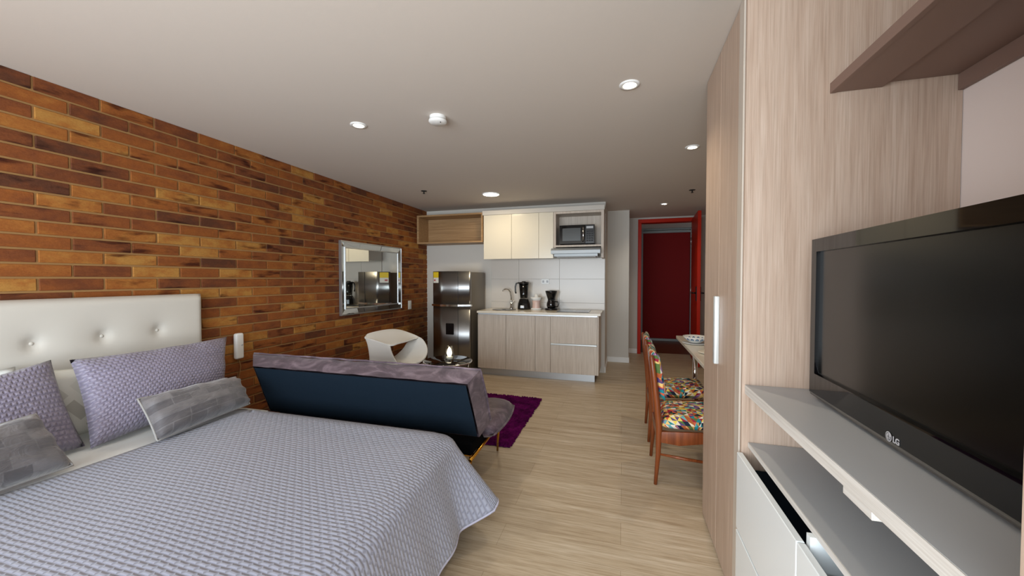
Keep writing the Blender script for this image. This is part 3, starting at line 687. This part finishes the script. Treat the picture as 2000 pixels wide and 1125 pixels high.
lg = obj('logo_disc', g, M['logo'], tv)
M['logodark'] = mat('logo_mark', (70, 70, 74), 0.4)
g = G()
def arc(rr, a0, a1, wd, x=-0.0018, n=20):
    rows = [[mt @ Vector((x, cy - q * cos(radians(a0 + (a1 - a0) * k / n)), LZ + q * sin(radians(a0 + (a1 - a0) * k / n)))) for q in (rr - wd / 2, rr + wd / 2)] for k in range(n + 1)]
    g.grid(rows)
arc(0.0086, 80, 360, 0.0014)
g.poly([mt @ Vector((-0.0018, cy - a_, LZ + b_)) for a_, b_ in ((0.0, 0.006), (0.0016, 0.006), (0.0016, -0.0045), (0.005, -0.0045), (0.005, -0.006), (0.0, -0.006))])
g.poly([mt @ Vector((-0.0018, cy - a_, LZ + b_)) for a_, b_ in ((0.005, 0.0008), (0.0105, 0.0008), (0.0105, -0.0008), (0.005, -0.0008))])
arc(0.001, 0, 360, 0.0022)
for v in g.bm.verts: pass
obj('logo_face', g, M['logodark'], lg)
def textmesh(txt, size, mtx, m, parent, name, bold=0.0):
    cu = bpy.data.curves.new(name, 'FONT'); cu.body = txt; cu.size = size; cu.extrude = 0.0003; cu.offset = bold
    cu.align_x = 'LEFT'
    to = bpy.data.objects.new(name + '_tmp', cu); COL.objects.link(to)
    dg = bpy.context.evaluated_depsgraph_get(); me = bpy.data.meshes.new_from_object(to.evaluated_get(dg))
    bpy.data.objects.remove(to)
    me.transform(Matrix.Translation(-OFF[parent.name]) @ mtx); me.materials.clear(); me.materials.append(m)
    o = bpy.data.objects.new(name, me); COL.objects.link(o); o.parent = parent; OFF[o.name] = OFF[parent.name]; return o
# text frame: x -> -Y, y -> +Z, normal -> -X
TM = mt @ Matrix.Translation((-0.0012, cy - 0.0150, LZ - 0.0070)) @ Matrix(((0, 0, -1, 0), (-1, 0, 0, 0), (0, 1, 0, 0), (0, 0, 0, 1)))
textmesh('LG', 0.0195, TM, M['logo'], tv, 'logo_lettering', 0.0006)

# ================================================================== DINING
def dchair(y0, label):
    y1 = y0 + 0.425; ym = (y0 + y1) / 2
    t_ = thing('dining_chair', (0.42, ym, 0), label, 'chair', 'wooden dining chairs with triangle patterned upholstery')
    for y in (y0 + 0.004, y1):
        obj('rear_post', G().tube([(0.217, y, 0), (0.232, y, 0.2), (0.236, y, 0.38), (0.222, y, 0.55), (0.203, y, 0.7), (0.186, y, 0.845), (0.184, y, 0.855)], [0.011, 0.016, 0.021, 0.02, 0.018, 0.014, 0.008], 12), M['teak'], t_)
        obj('front_leg', G().tube([(0.66, y, 0), (0.645, y, 0.36), (0.645, y, 0.4)], [0.011, 0.018, 0.018], 12), M['teak'], t_)
        obj('side_rail', G().prism([(0.24, y - 0.011, 0.285), (0.36, y - 0.011, 0.275), (0.64, y - 0.011, 0.33), (0.64, y - 0.011, 0.385), (0.24, y - 0.011, 0.355)], (0, 0.022, 0), 0.003), M['teak'], t_)
        obj('stretcher', G().tube([(0.23, y, 0.205), (0.4, y, 0.19), (0.652, y, 0.178)], [0.007, 0.010, 0.008], 10), M['teak'], t_)
    obj('back_rail', G().box(0.222, 0.245, y0 + 0.015, y1 - 0.01, 0.29, 0.345, 0.004), M['teak'], t_)
    obj('front_rail', G().box(0.635, 0.655, y0 + 0.015, y1 - 0.01, 0.33, 0.385, 0.004), M['teak'], t_)
    # seat cushion
    g = G(); N = 16; rows = []; uvs = []
    def sp(u, v, top):
        e = (max(0, 1 - abs(u) ** 5) * max(0, 1 - abs(v) ** 5)) ** 0.35
        x = 0.468 + u * 0.213; y = ym + v * 0.212
        z = 0.405 + (u * 0.01) + (0.062 * e if top else -0.035 * e)
        return (x, y, z)
    for top in (True, False):
        rows = [[sp(-1 + 2 * i / N, -1 + 2 * j / N, top) for j in range(N + 1)] for i in range(N + 1)]
        uvs = [[(rows[i][j][0] + (0.467 - rows[i][j][2]) * 0.8 * ((i > N / 2) - (i < N / 2)), rows[i][j][1] + (0.467 - rows[i][j][2]) * 0.8 * ((j > N / 2) - (j < N / 2))) for j in range(N + 1)] for i in range(N + 1)]
        g.grid(rows, uvs)
    bmesh.ops.remove_doubles(g.bm, verts=g.bm.verts, dist=0.0008)
    obj('seat', g, M['tri'], t_)
    # curved back pad
    g = G(); N = 14
    for side in (0, 1):
        rows = []; uvs = []
        for i in range(N + 1):
            v = -1 + 2 * i / N; r = []; q = []
            for j in range(N + 1):
                w_ = -1 + 2 * j / N
                e = (max(0, 1 - abs(v) ** 6) * max(0, 1 - abs(w_) ** 6)) ** 0.4
                z = 0.715 + w_ * 0.155; xc = 0.250 - (z - 0.56) * 0.17 + 0.008 - 0.045 * (1 - v * v) * 0.5
                x = xc + (0.03 * e if side else -0.022 * e) + 0.012 
                r.append((x, ym + v * 0.218, z)); q.append((ym + v * 0.218 + x, z))
            rows.append(r); uvs.append(q)
        g.grid(rows, uvs)
    bmesh.ops.remove_doubles(g.bm, verts=g.bm.verts, dist=0.0008)
    obj('backrest', g, M['tri'], t_)
    return t_
c0 = dchair(2.636, 'teak dining chair with triangle fabric, nearer one, beside the wardrobe')
c1 = copy_tree(c0); c1.location.y += 0.682; c1['label'] = 'teak dining chair with triangle fabric, farther one, behind the nearer chair'
t_ = thing('dining_table', (0.95, 3.6, 0), 'pale stone topped dining table with chrome legs beside the chairs', 'table')
obj('tabletop', G().box(0.552, 1.35, 2.86, 4.36, 0.722, 0.752, 0.003), M['stone'], t_)
for x, y in ((0.70, 4.12), (0.70, 3.1), (1.25, 4.12), (1.25, 3.1)):
    obj('leg', G().cyl((x, y, 0.0), (x, y, 0.722), 0.024, n=20), M['chrome'], t_)
t_ = thing('serving_bowl', (0.655, 3.86, 0.752), 'white bowl with blue scallop pattern on a plate at the table edge', 'bowl')
obj('bowl', G().lathe((0.655, 3.86, 0.764), [(0, 0), (0.045, 0), (0.05, 0.004), (0.09, 0.03), (0.108, 0.058), (0.104, 0.058), (0.086, 0.034), (0.04, 0.01), (0, 0.008)], 40), M['ceramic'], t_)
c = centre(obj('saucer_plate', G().lathe((0.655, 3.86, 0.752), [(0, 0), (0.06, 0), (0.112, 0.008), (0.112, 0.0115), (0.06, 0.006), (0, 0.006)], 40), M['white'])); tag(c, 'white plate under the blue patterned bowl', 'plate')
c = centre(obj('side_plate', G().lathe((0.70, 3.38, 0.752), [(0, 0), (0.06, 0), (0.105, 0.010), (0.105, 0.0135), (0.06, 0.005), (0, 0.005)], 40), M['sticker'])); tag(c, 'cream plate on the near part of the dining table', 'plate')

# ================================================================== RUG, COFFEE TABLE, SHELL CHAIR
random.seed(5)
g = G(); NX, NY = 150, 110
rx0, rx1, ry0, ry1 = -2.65, -0.855, 2.88, 4.15
rows = []
for i in range(NY + 1):
    r = []
    for j in range(NX + 1):
        e = min(i, NY - i, j, NX - j)
        z = 0.004 if e == 0 else 0.014 + random.uniform(0, 0.015)
        jx_ = random.uniform(-0.006, 0.006) * (1.6 if e == 0 else 1); jy_ = random.uniform(-0.006, 0.006) * (1.6 if e == 0 else 1)
        r.append((rx0 + (rx1 - rx0) * j / NX + jx_, ry0 + (ry1 - ry0) * i / NY + jy_, z))
    rows.append(r)
g.grid(rows, smooth=False); g.box(rx0 + 0.01, rx1 - 0.01, ry0 + 0.01, ry1 - 0.01, 0.0, 0.006)
c = centre(obj('shag_rug', g, M['rug'])); tag(c, 'purple shag rug on the floor in front of the sofa', 'rug')
ct = (-1.77, 3.64)
t_ = thing('coffee_table', (ct[0], ct[1], 0.03), 'low round black glass side table with chrome frame', 'table')
obj('glass_top', G().lathe((*ct, 0.49), [(0, 0), (0.243, 0), (0.248, 0.005), (0.243, 0.010), (0, 0.010)], 48), M['blackglass'], t_)
obj('rim', G().tube([(ct[0] + 0.25 * cos(a_ * pi / 24), ct[1] + 0.25 * sin(a_ * pi / 24), 0.487) for a_ in range(48)], 0.009, 8, closed=True), M['chrome'], t_)
obj('shelf_ring', G().tube([(ct[0] + 0.2 * cos(a_ * pi / 24), ct[1] + 0.2 * sin(a_ * pi / 24), 0.2) for a_ in range(48)], 0.007, 8, closed=True), M['chrome'], t_)
for k in range(4):
    a_ = pi / 4 + k * pi / 2
    obj('leg', G().tube([(ct[0] + 0.24 * cos(a_), ct[1] + 0.24 * sin(a_), 0.485), (ct[0] + 0.19 * cos(a_), ct[1] + 0.19 * sin(a_), 0.2), (ct[0] + 0.22 * cos(a_), ct[1] + 0.22 * sin(a_), 0.03)], 0.009, 10), M['chrome'], t_)
cl = (-1.742, 3.62)
t_ = thing('candle_holder', (*cl, 0.5), 'lit glass candle holder on the round black table', 'candle holder')
part_label(obj('glass_cup', G().lathe((*cl, 0.5), [(0, 0.0), (0.046, 0.0), (0.052, 0.01), (0.048, 0.06), (0.036, 0.13), (0.034, 0.155), (0.031, 0.155), (0.033, 0.13), (0.044, 0.06), (0.047, 0.014), (0, 0.01)], 10, smooth=False), M['glass'], t_), 'faceted clear glass')
obj('candle', G().lathe((*cl, 0.511), [(0, 0), (0.034, 0), (0.034, 0.03), (0, 0.032)], 20), M['sheet'], t_)
obj('flame', G().lathe((*cl, 0.545), [(0, 0), (0.020, 0.008), (0.027, 0.035), (0.019, 0.07), (0, 0.10)], 14), M['flame'], t_)
lo = light('candle_light', 'POINT', (0, 0, 0.09), (0, 0, 0), 1.2, (1.0, 0.8, 0.5), shadow_soft_size=0.03); lo.parent = t_
# ribbon shell chair
CC = Vector((-2.36, 3.58, 0)); R_ = Vector((0.83, 0.56, 0)); A_ = Vector((-0.56, 0.83, 0))
def cp(s, a, z):
    k = 1 + a / 4.15
    return CC + R_ * (s * k) + A_ * a + Vector((0, 0, 1.355 - (1.355 - z) * k))
def spline(P, n):
    out = []; P = [Vector(p) for p in P]; k = len(P) - 1
    for i in range(n + 1):
        t0 = i / n * k; s_ = min(int(t0), k - 1); f_ = t0 - s_
        p0, p1, p2, p3 = P[max(s_ - 1, 0)], P[s_], P[s_ + 1], P[min(s_ + 2, k)]
        out.append(0.5 * ((2 * p1) + (-p0 + p2) * f_ + (2 * p0 - 5 * p1 + 4 * p2 - p3) * f_ ** 2 + (-p0 + 3 * p1 - 3 * p2 + p3) * f_ ** 3))
    return out
ch = thing('shell_armchair', (CC.x, CC.y, 0.0), 'white moulded ribbon shaped armchair by the brick wall', 'armchair')
def ribbon(name, U, Lw, thick=0.014, bow=(0, 0, 0), n=24, m_=8):
    U = spline([cp(*p) for p in U], n); Lw = spline([cp(*p) for p in Lw], n)
    g = G(); rows = []
    for a_, b_ in zip(U, Lw):
        rows.append([a_.lerp(b_, k / m_) + Vector(bow) * (4 * (k / m_) * (1 - k / m_)) for k in range(m_ + 1)])
    g.grid(rows)
    o = obj(name, g, M['shell'], ch)
    sm = o.modifiers.new('s', 'SOLIDIFY'); sm.thickness = thick; sm.offset = 0
    bv = o.modifiers.new('b', 'BEVEL'); bv.width = 0.004; bv.segments = 2; bv.limit_method = 'ANGLE'
    return o
ribbon('backrest', [(-.31, .0, .743), (-.27, .08, .775), (-.10, .2, .807), (.03, .22, .803), (.14, .18, .765), (.236, .10, .722)],
       [(-.31, 0, .738), (-.2, -.1, .69), (-.06, -.2, .636), (.03, -.15, .655), (.12, -.06, .675), (.236, .08, .715)], bow=(0, 0, -0.015))
ribbon('side_panel', [(-.31, 0, .74), (-.285, -.02, .66), (-.27, -.03, .56), (-.266, -.02, .48), (-.262, 0, .25), (-.26, .02, .03)],
       [(-.06, -.2, .636), (-.05, -.2, .58), (-.02, -.19, .50), (.02, -.17, .42), (.06, -.15, .25), (.06, -.15, .03)])
ribbon('seat', [(.236, .10, .722), (.285, .05, .69), (.325, -.02, .62), (.335, -.08, .55), (.31, -.14, .48), (.24, -.2, .43), (.1, -.22, .41), (-.05, -.2, .42)],
       [(.22, .11, .70), (.125, .13, .66), (.085, .14, .60), (.03, .13, .545), (-.03, .12, .50), (-.12, .1, .45), (-.2, .05, .43), (-.26, .0, .44)], bow=(0, 0, -0.01))
ribbon('base_panel', [(.24, -.18, .43), (.25, -.1, .3), (.26, -.05, .15), (.27, -.02, .03)], [(-.05, .14, .47), (.0, .16, .3), (.02, .17, .15), (.03, .17, .03)])

# ================================================================== SOFA BED
so = thing('sofa_bed', (-1.7, 2.5, 0), 'mauve velvet click clack sofa seen from its navy lined back', 'sofa')
SX0, SX1 = -2.56, -0.86
d = Vector((0, 0.44, -0.898)); nrm = Vector((0, 0.898, 0.44)); TH = 0.14
A0 = Vector((0, 2.02, 0.745))
# back slab with softly bulging front
g = G(); NU, NV = 60, 16
def slab(x, v, w_):   # v along the height 0..1, w_ across the thickness 0..1
    u = (x - SX0) / (SX1 - SX0); k = min(w_, 1.0)
    x = x + k * 0.035 * max(0, u * 4 - 3) - (k * 0.15 - 0.085 + 0.07 * v) * max(0, 1 - u * 4)
    return Vector((x, 0, 0)) + A0 + d * (0.43 * v) + nrm * (TH * w_)
loop = [];
prof = [(0.0, 0.02), (0.0, 0.5), (0.0, 0.9), (0.02, 1.0), (0.12, 1.16), (0.3, 1.22), (0.47, 1.20), (0.5, 1.1), (0.53, 1.20), (0.7, 1.22), (0.88, 1.14), (0.98, 1.0), (1.0, 0.85), (1.0, 0.02)]
rows = []
for i in range(NU + 1):
    u = i / NU; x = SX0 + (SX1 - SX0) * u
    tuft = 1 - 0.10 * (0.5 + 0.5 * cos(2 * pi * u * 4)) ** 6
    endk = min(1.0, min(u, 1 - u) * 25)
    wav = 0.004 * sin(u * 31) + 0.003 * sin(u * 77 + 1)
    rows.append([slab(x, v + (wav if v < 0.05 else 0), (w_ if w_ <= 1 else 1 + (w_ - 1) * tuft * endk)) for v, w_ in prof])
g.grid(rows)
g.poly(rows[0][::-1]); g.poly(rows[-1])
bk = obj('backrest', g, M['velvet'], so)
g = G()
rows = []
for i in range(25):
    x = SX0 + 0.012 + (SX1 - SX0 - 0.024) * i / 24
    rows.append([slab(x, 0.03 + 0.965 * j / 8, -0.004 + 0.02 * (1 if j in (0, 8) or i in (0, 24) else 0)) + Vector((0, 0.0015 * sin(i * 1.7 + j), 0)) for j in range(9)])
g.grid(rows); part_label(obj('back_lining', g, M['navy'], bk), 'dark navy lining cloth')
pip = [slab(SX0 + 0.01, 0.0, 0.99), slab((SX0 + SX1) / 2, -0.008, 0.99), slab(SX1, 0.0, 0.99), slab(SX1 + 0.004, 0.5, 1.02), slab(SX1, 0.97, 1.0)]
fine = []
for a_, b_ in zip(pip, pip[1:]):
    for k in range(12):
        fine.append(a_.lerp(b_, k / 12) + Vector((0, 0, 0.002 * sin(k * 2.1))))
fine.append(pip[-1]); obj('piping', G().tube(fine, 0.006, 8), M['velvet'], bk)
# seat cushion
g = G(); N1, N2 = 48, 14
def seatp(u, v, top):
    e = (max(0, 1 - abs(u) ** 14) * max(0, 1 - abs(v) ** 8)) ** 0.4
    x = (SX0 + SX1) / 2 + 0.02 + u * ((SX1 - SX0) / 2 + 0.03 + 0.03 * (1 - v * v)); y = 2.585 + v * 0.245
    tf = 0.012 * (0.5 + 0.5 * cos(pi * u * 8)) ** 4 + 0.014 * math.exp(-((v - 0.1) / 0.08) ** 2)
    return (x, y, 0.345 + v * 0.02 + ((0.075 - tf) * e if top else -0.05 * e))
for top in (True, False):
    g.grid([[seatp(-1 + 2 * i / N1, -1 + 2 * j / N2, top) for j in range(N2 + 1)] for i in range(N1 + 1)])
bmesh.ops.remove_doubles(g.bm, verts=g.bm.verts, dist=0.0008)
sc = obj('seat_cushion', g, M['velvet'], so)
obj('piping', G().tube([Vector(seatp(1, -1 + 2 * j / 20, True)) for j in range(21)], 0.006, 8), M['velvet'], sc)
obj('under_cover', G().box(SX0 + 0.05, SX1 - 0.03, 2.16, 2.75, 0.255, 0.34, 0.01), M['blackcloth'], so)
g = G().tube([(SX1 - 0.01, 2.84, 0.315), (SX1 - 0.02, 2.5, 0.27), (SX1 - 0.035, 2.14, 0.235)], 0.011, 10)
g.tube([(SX0 + 0.02, 2.84, 0.315), (SX0 + 0.03, 2.5, 0.27), (SX0 + 0.045, 2.14, 0.235)], 0.011, 10)
g.tube([(SX0 + 0.05, 2.78, 0.29), (SX1 - 0.05, 2.78, 0.29)], 0.011, 10).tube([(SX0 + 0.05, 2.2, 0.245), (SX1 - 0.05, 2.2, 0.245)], 0.011, 10)
part_label(obj('frame', g, M['gold'], so), 'gold tube frame')
for x0, x1, y0_, y1_, z1_ in ((SX1 - 0.04, SX1 - 0.08, 2.72, 2.81, 0.29), (SX0 + 0.06, SX0 + 0.1, 2.72, 2.81, 0.29), (SX1 - 0.06, SX1 - 0.09, 2.24, 2.19, 0.25), (SX0 + 0.06, SX0 + 0.1, 2.24, 2.19, 0.25)):
    part_label(obj('leg', G().tube([(x0, y0_, z1_), (x1, y1_, 0.0)], [0.012, 0.008], 12), M['gold'], so), 'gold leg')

# ================================================================== BED
bd = thing('bed', (-1.9, 1.25, 0), 'double bed with white button tufted headboard against the brick wall', 'bed')
BX0, BX1, BY0, BY1, BZ = -2.98, -0.93, 0.38, 1.90, 0.485
# headboard
g = G(); NA, NB = 90, 46
hy0, hy1, hz0, hz1 = 0.42, 2.068, 0.12, 1.245
btn = [(hy1 - 0.284 - 0.2845 * k, 1.010) for k in range(5)] 
rows = []
for i in range(NA + 1):
    r = []
    for j in range(NB + 1):
        y = hy0 + (hy1 - hy0) * i / NA; z = hz0 + (hz1 - hz0) * j / NB
        dd = min(y - hy0, hy1 - y, hz1 - z); x = -3.0
        if dd < 0.035: x -= 0.035 - sqrt(max(0, 0.035 ** 2 - (0.035 - dd) ** 2))
        for by_, bz_ in btn:
            q = hypot(y - by_, z - bz_)
            x -= 0.020 * math.exp(-(q / 0.030) ** 2) + 0.010 * math.exp(-(q / 0.10) ** 2)
            x -= 0.004 * math.exp(-((z - bz_) / 0.014) ** 2) * math.exp(-(abs(y - by_) / 0.07))
        r.append((x, y, z))
    rows.append(r)
g.grid(rows)
bk_ = [[(-3.085, p[1], p[2]) for p in r] for r in (rows[0], rows[-1])]
for r, rb in ((rows[0], bk_[0]), (rows[-1], bk_[1])): g.grid([r, rb])
g.grid([[r[-1] for r in rows], [(-3.085, r[-1][1], r[-1][2]) for r in rows]])
bmesh.ops.remove_doubles(g.bm, verts=g.bm.verts, dist=0.0005)
hb = obj('headboard', g, M['leather'], bd)
for by_, bz_ in btn:
    obj('button', G().lathe((0, 0, 0), [(0, 0.012), (0.006, 0.0105), (0.0105, 0.006), (0.0115, 0)], 18, mtx=Matrix.Translation((-3.033, by_, bz_)) @ Matrix.Rotation(pi / 2, 4, 'Y')), M['leather'], hb)
obj('mattress', G().box(-2.97, BX1 + 0.0, BY0, BY1, 0.24, BZ - 0.012, 0.05, 4), M['sheet'], bd)
obj('bed_base', G().box(-2.97, BX1 - 0.02, BY0 + 0.02, BY1 - 0.02, 0.10, 0.235, 0.01), M['dark'], bd)
for x, y in ((-1.02, 1.80), (-1.02, 0.5), (-2.85, 1.8), (-2.85, 0.5)):
    obj('leg', G().cyl((x, y, 0), (x, y, 0.1), 0.025), M['alu'], bd)
# fitted sheet / folded sheet at the head of the bed
g = G(); rows = []
for i in range(13):
    x = -2.96 + (2.96 - 2.22) * i / 12
    rows.append([(x, BY0 - 0.01 + (BY1 - BY0 + 0.02) * j / 30, BZ + 0.001 + (0.006 if i > 8 else 0) + 0.002 * sin(j * 0.9 + i) * (1 if 0 < j < 30 else 0)) for j in range(31)])
    rows[-1].insert(0, (x, BY0 - 0.02, 0.26)); rows[-1].append((x, BY1 + 0.012, 0.26))
g.grid(rows); c = obj('bed_sheet', g, M['sheet'])
sm = c.modifiers.new('s', 'SOLIDIFY'); sm.thickness = 0.004; sm.offset = 1
tag(c, 'white bed sheet showing between pillows and bedspread', 'sheet')

# bedspread with draped foot and flared corner
TOP = BZ + 0.022
def footx(y): return -0.885 + 0.10 * max(0, (1.75 - y)) ** 1.1
cr = 0.10
HX = -2.335
def perim():
    P = []   # (x, y, outward x, outward y, kind)
    xf = footx(BY0 + cr)
    for i in range(31): P.append((HX + (xf - cr - HX) * i / 30, BY0, 0.0, -1.0, 'near'))
    for i in range(1, 12):
        a_ = -pi / 2 + pi / 2 * i / 12; P.append((xf - cr + cr * cos(a_), BY0 + cr + cr * sin(a_), cos(a_), sin(a_), 'nc'))
    n = 70
    for i in range(n + 1):
        y = BY0 + cr + (BY1 - BY0 - 2 * cr) * i / n
        P.append((footx(y), y, 1.0, 0.0, None))
    xc, yc = footx(BY1 - cr) - cr, BY1 - cr
    for i in range(1, 25):
        a_ = pi / 2 * i / 24; P.append((xc + cr * cos(a_), yc + cr * sin(a_), cos(a_), sin(a_), a_))
    for i in range(1, 41):
        P.append((xc + (HX - xc) * i / 40, BY1, 0.0, 1.0, 'far'))
    return P
CORE = Vector((-1.5, 1.15, 0)); CORE.z = TOP; NT_ = 26
P = perim(); NDROP = 22; rows = []; uvs = []
yA, yB = BY0, BY1 - cr
for (x, y, nx, ny, kd) in P:
    col = []; uc = []
    # inner part of the top: from a core line to the edge
    corex = min(x, -1.15); corey = 1.15
    core = CORE
    e = Vector((x, y, TOP))
    for k in range(NT_):
        p = core.lerp(e, k / NT_); z = TOP
        dist_ = (e - p).length
        z += 0.006 * sin(p.x * 5 + p.y * 3) * min(1, dist_ * 5)
        if dist_ < 0.10: z -= 0.018 * (1 - dist_ / 0.10) ** 2
        col.append((p.x, p.y, z)); uc.append((p.x, p.y))
    # rounded edge then skirt
    if kd == 'far': beta, D = 0.03, 0.30; az = pi / 2
    elif kd == 'near': beta, D = 0.12, 0.385; az = -pi / 2
    elif kd == 'nc': beta, D = 0.3, 0.385; az = atan2(ny, nx)
    elif kd is None:
        q = max(0, min(1, (y - 1.62) / 0.18)); az = 0.0
        fold = 0.055 * math.exp(-((y - 1.66) / 0.05) ** 2)
        beta = 0.33 - 0.04 * math.exp(-((y - 1.25) / 0.2) ** 2) + 0.33 * q * q - fold * 0.7; D = 0.385 + 0.045 * q * q
    else:
        az = kd; tt = kd / (pi / 2)
        beta = 0.72 * math.exp(-((tt - 0.15) / 0.42) ** 2); beta = max(beta, 0.03 + 0.56 * max(0, 1 - tt * 1.5)); D = 0.43 - 0.13 * tt ** 2
    dx, dy = cos(az), sin(az)
    for k in range(NDROP + 1):
        s_ = D * k / NDROP
        rr = 0.05
        if s_ < rr * 1.2: a_ = s_ / (rr * 1.2) * (pi / 2 - beta); out = rr * sin(a_) * 0.9; dn = 0.02 + rr * (1 - cos(a_)) * 0.9
        else:
            a_ = pi / 2 - beta; out0 = rr * sin(a_) * 0.9; dn0 = 0.02 + rr * (1 - cos(a_)) * 0.9; q2 = s_ - rr * 1.2
            out = out0 + q2 * sin(beta); dn = dn0 + q2 * cos(beta)
        wv = 0.006 * sin(y * 26) * (k / NDROP) if kd is None else 0
        col.append((x + dx * (out + wv), y + dy * out * (0.55 if isinstance(kd, float) else 1), TOP - dn)); uc.append((x + nx * (s_ + 0.02), y + ny * (s_ + 0.02)))
    rows.append(col); uvs.append(uc)
g = G(); g.grid(rows, uvs)
Rh, Uh = [], []      # the part of the top that runs to the head edge
for i in range(31):
    e = Vector((HX, BY1 + (BY0 - BY1) * i / 30, TOP)); r_h, u_h = [], []
    for k in range(NT_ + 1):
        p = CORE.lerp(e, k / NT_); dist_ = (e - p).length
        edge_ = min(p.y - BY0, BY1 - p.y); zz = TOP + 0.006 * sin(p.x * 5 + p.y * 3) * min(1, edge_ * 5)
        if edge_ < 0.10: zz -= 0.018 * (1 - edge_ / 0.10) ** 2
        r_h.append((p.x, p.y, zz)); u_h.append((p.x, p.y))
    Rh.append(r_h); Uh.append(u_h)
g.grid(Rh, Uh)
bmesh.ops.remove_doubles(g.bm, verts=g.bm.verts, dist=0.0015)
# sealed hem and head fold
hem = [Vector(r[-1]) for r in rows]
bs = obj('bedspread', g, M['quilt'], fix=True)
sm = bs.modifiers.new('s', 'SOLIDIFY'); sm.thickness = 0.009; sm.offset = 0
tag(bs, 'lilac grey quilted bedspread draped over the bed and its foot', 'bedspread')
obj('hem_binding', G().tube(hem, 0.0065, 8), mat('hem_satin', (176, 176, 196), 0.4), bs)

# ------------------------------------------------------------------ pillows
def pillow(name, BL, BR, TR, TL, T, m, label, cat, group=None, pipe=None, pinch=0.06, N=34, Mv=22, seed=1, wr=0.006, power=0.42):
    BL, BR, TR, TL = map(Vector, (BL, BR, TR, TL))
    nn = (BR - BL).cross(TL - BL).normalized()
    if nn.x < 0: nn = -nn
    Wd = (BR - BL).length; Hd = (TL - BL).length
    rnd = random.Random(seed); ph = [rnd.uniform(0, 6) for _ in range(6)]
    def pos(u, v, side):
        cu = u * (1 - pinch * (1 - v * v) * abs(u) ** 2 * 0 - pinch * 0.6 * (1 - v * v)); cv = v * (1 - pinch * (1 - u * u))
        a_, b_ = (cu + 1) / 2, (cv + 1) / 2
        p = (BL * (1 - a_) + BR * a_) * (1 - b_) + (TL * (1 - a_) + TR * a_) * b_
        e = (max(0, 1 - u * u) * max(0, 1 - v * v)) ** power
        wv = wr * (sin(9 * v + ph[0]) * abs(u) ** 3 + sin(11 * u + ph[1]) * abs(v) ** 3 + 0.7 * sin(17 * (u + v) + ph[2]) * (abs(u * v))) * (1 if e > 0 else 0)
        return p + nn * ((T if side > 0 else -0.55 * T) * e + wv * min(1, e * 3))
    g = G()
    for side in (1, -1):
        R2 = [[pos(-1 + 2 * i / N, -1 + 2 * j / Mv, side) for j in range(Mv + 1)] for i in range(N + 1)]
        U2 = [[((i / N) * Wd, (j / Mv) * Hd) for j in range(Mv + 1)] for i in range(N + 1)]
        g.grid(R2, U2)
    bmesh.ops.remove_doubles(g.bm, verts=g.bm.verts, dist=0.0008)
    o = centre(obj(name, g, m)); tag(o, label, cat, group)
    if pipe:
        pts = [pos(-1 + 2 * i / N, -1, 1) for i in range(N)] + [pos(1, -1 + 2 * j / Mv, 1) for j in range(Mv)] + [pos(1 - 2 * i / N, 1, 1) for i in range(N)] + [pos(-1, 1 - 2 * j / Mv, 1) for j in range(Mv)]
        obj('piping', G().tube(pts, 0.005, 8, closed=True), pipe, o)
    return o
PZ = BZ + 0.012
pillow('sleeping_pillow', (-2.86, 0.50, PZ + 0.01), (-2.86, 1.16, PZ + 0.01), (-2.93, 1.12, 0.915), (-2.93, 0.50, 0.875), 0.05, M['sheet'], 'plain white pillow against the headboard behind the left lilac pillow', 'pillow', seed=3)
pillow('sleeping_pillow', (-2.80, 1.08, PZ + 0.01), (-2.80, 1.72, PZ + 0.01), (-2.93, 1.70, 0.86), (-2.93, 1.20, 0.87), 0.045, M['printcase'], 'white pillow with grey block print, standing between the two lilac pillows', 'pillow', seed=4)
PIPE = mat('grey_piping', (150, 148, 146), 0.5)
pillow('quilted_pillow', (-2.58, 0.30, PZ + 0.02), (-2.60, 1.215, PZ + 0.015), (-2.85, 1.21, 0.935), (-2.80, 0.40, 0.80), 0.10, M['quiltpillow'], 'lilac quilted pillow at the left edge, behind a grey velvet cushion', 'pillow', 'lilac quilted bed pillows', pinch=0.05, seed=6)
pillow('quilted_pillow', (-2.56, 1.215, PZ + 0.005), (-2.62, 1.93, PZ + 0.03), (-2.80, 2.085, 0.93), (-2.82, 1.265, 0.925), 0.105, M['quiltpillow'], 'lilac quilted pillow on the right, leaning below the headboard corner', 'pillow', 'lilac quilted bed pillows', pinch=0.06, seed=7)
pillow('velvet_cushion', (-2.30, 0.42, PZ + 0.026), (-2.36, 1.06, PZ + 0.024), (-2.50, 1.01, 0.755), (-2.44, 0.48, 0.735), 0.095, M['velvetblock'], 'grey patterned velvet cushion lying at the left before a lilac pillow', 'cushion', 'grey velvet cushions', pipe=PIPE, seed=8, pinch=0.04, power=0.34, wr=0.009)
pillow('velvet_cushion', (-2.29, 1.34, PZ + 0.026), (-2.36, 1.90, PZ + 0.034), (-2.52, 1.93, 0.69), (-2.45, 1.35, 0.722), 0.095, M['velvetblock'], 'grey patterned velvet cushion leaning on the right lilac pillow', 'cushion', 'grey velvet cushions', pipe=PIPE, seed=9, pinch=0.04, power=0.34, wr=0.009)
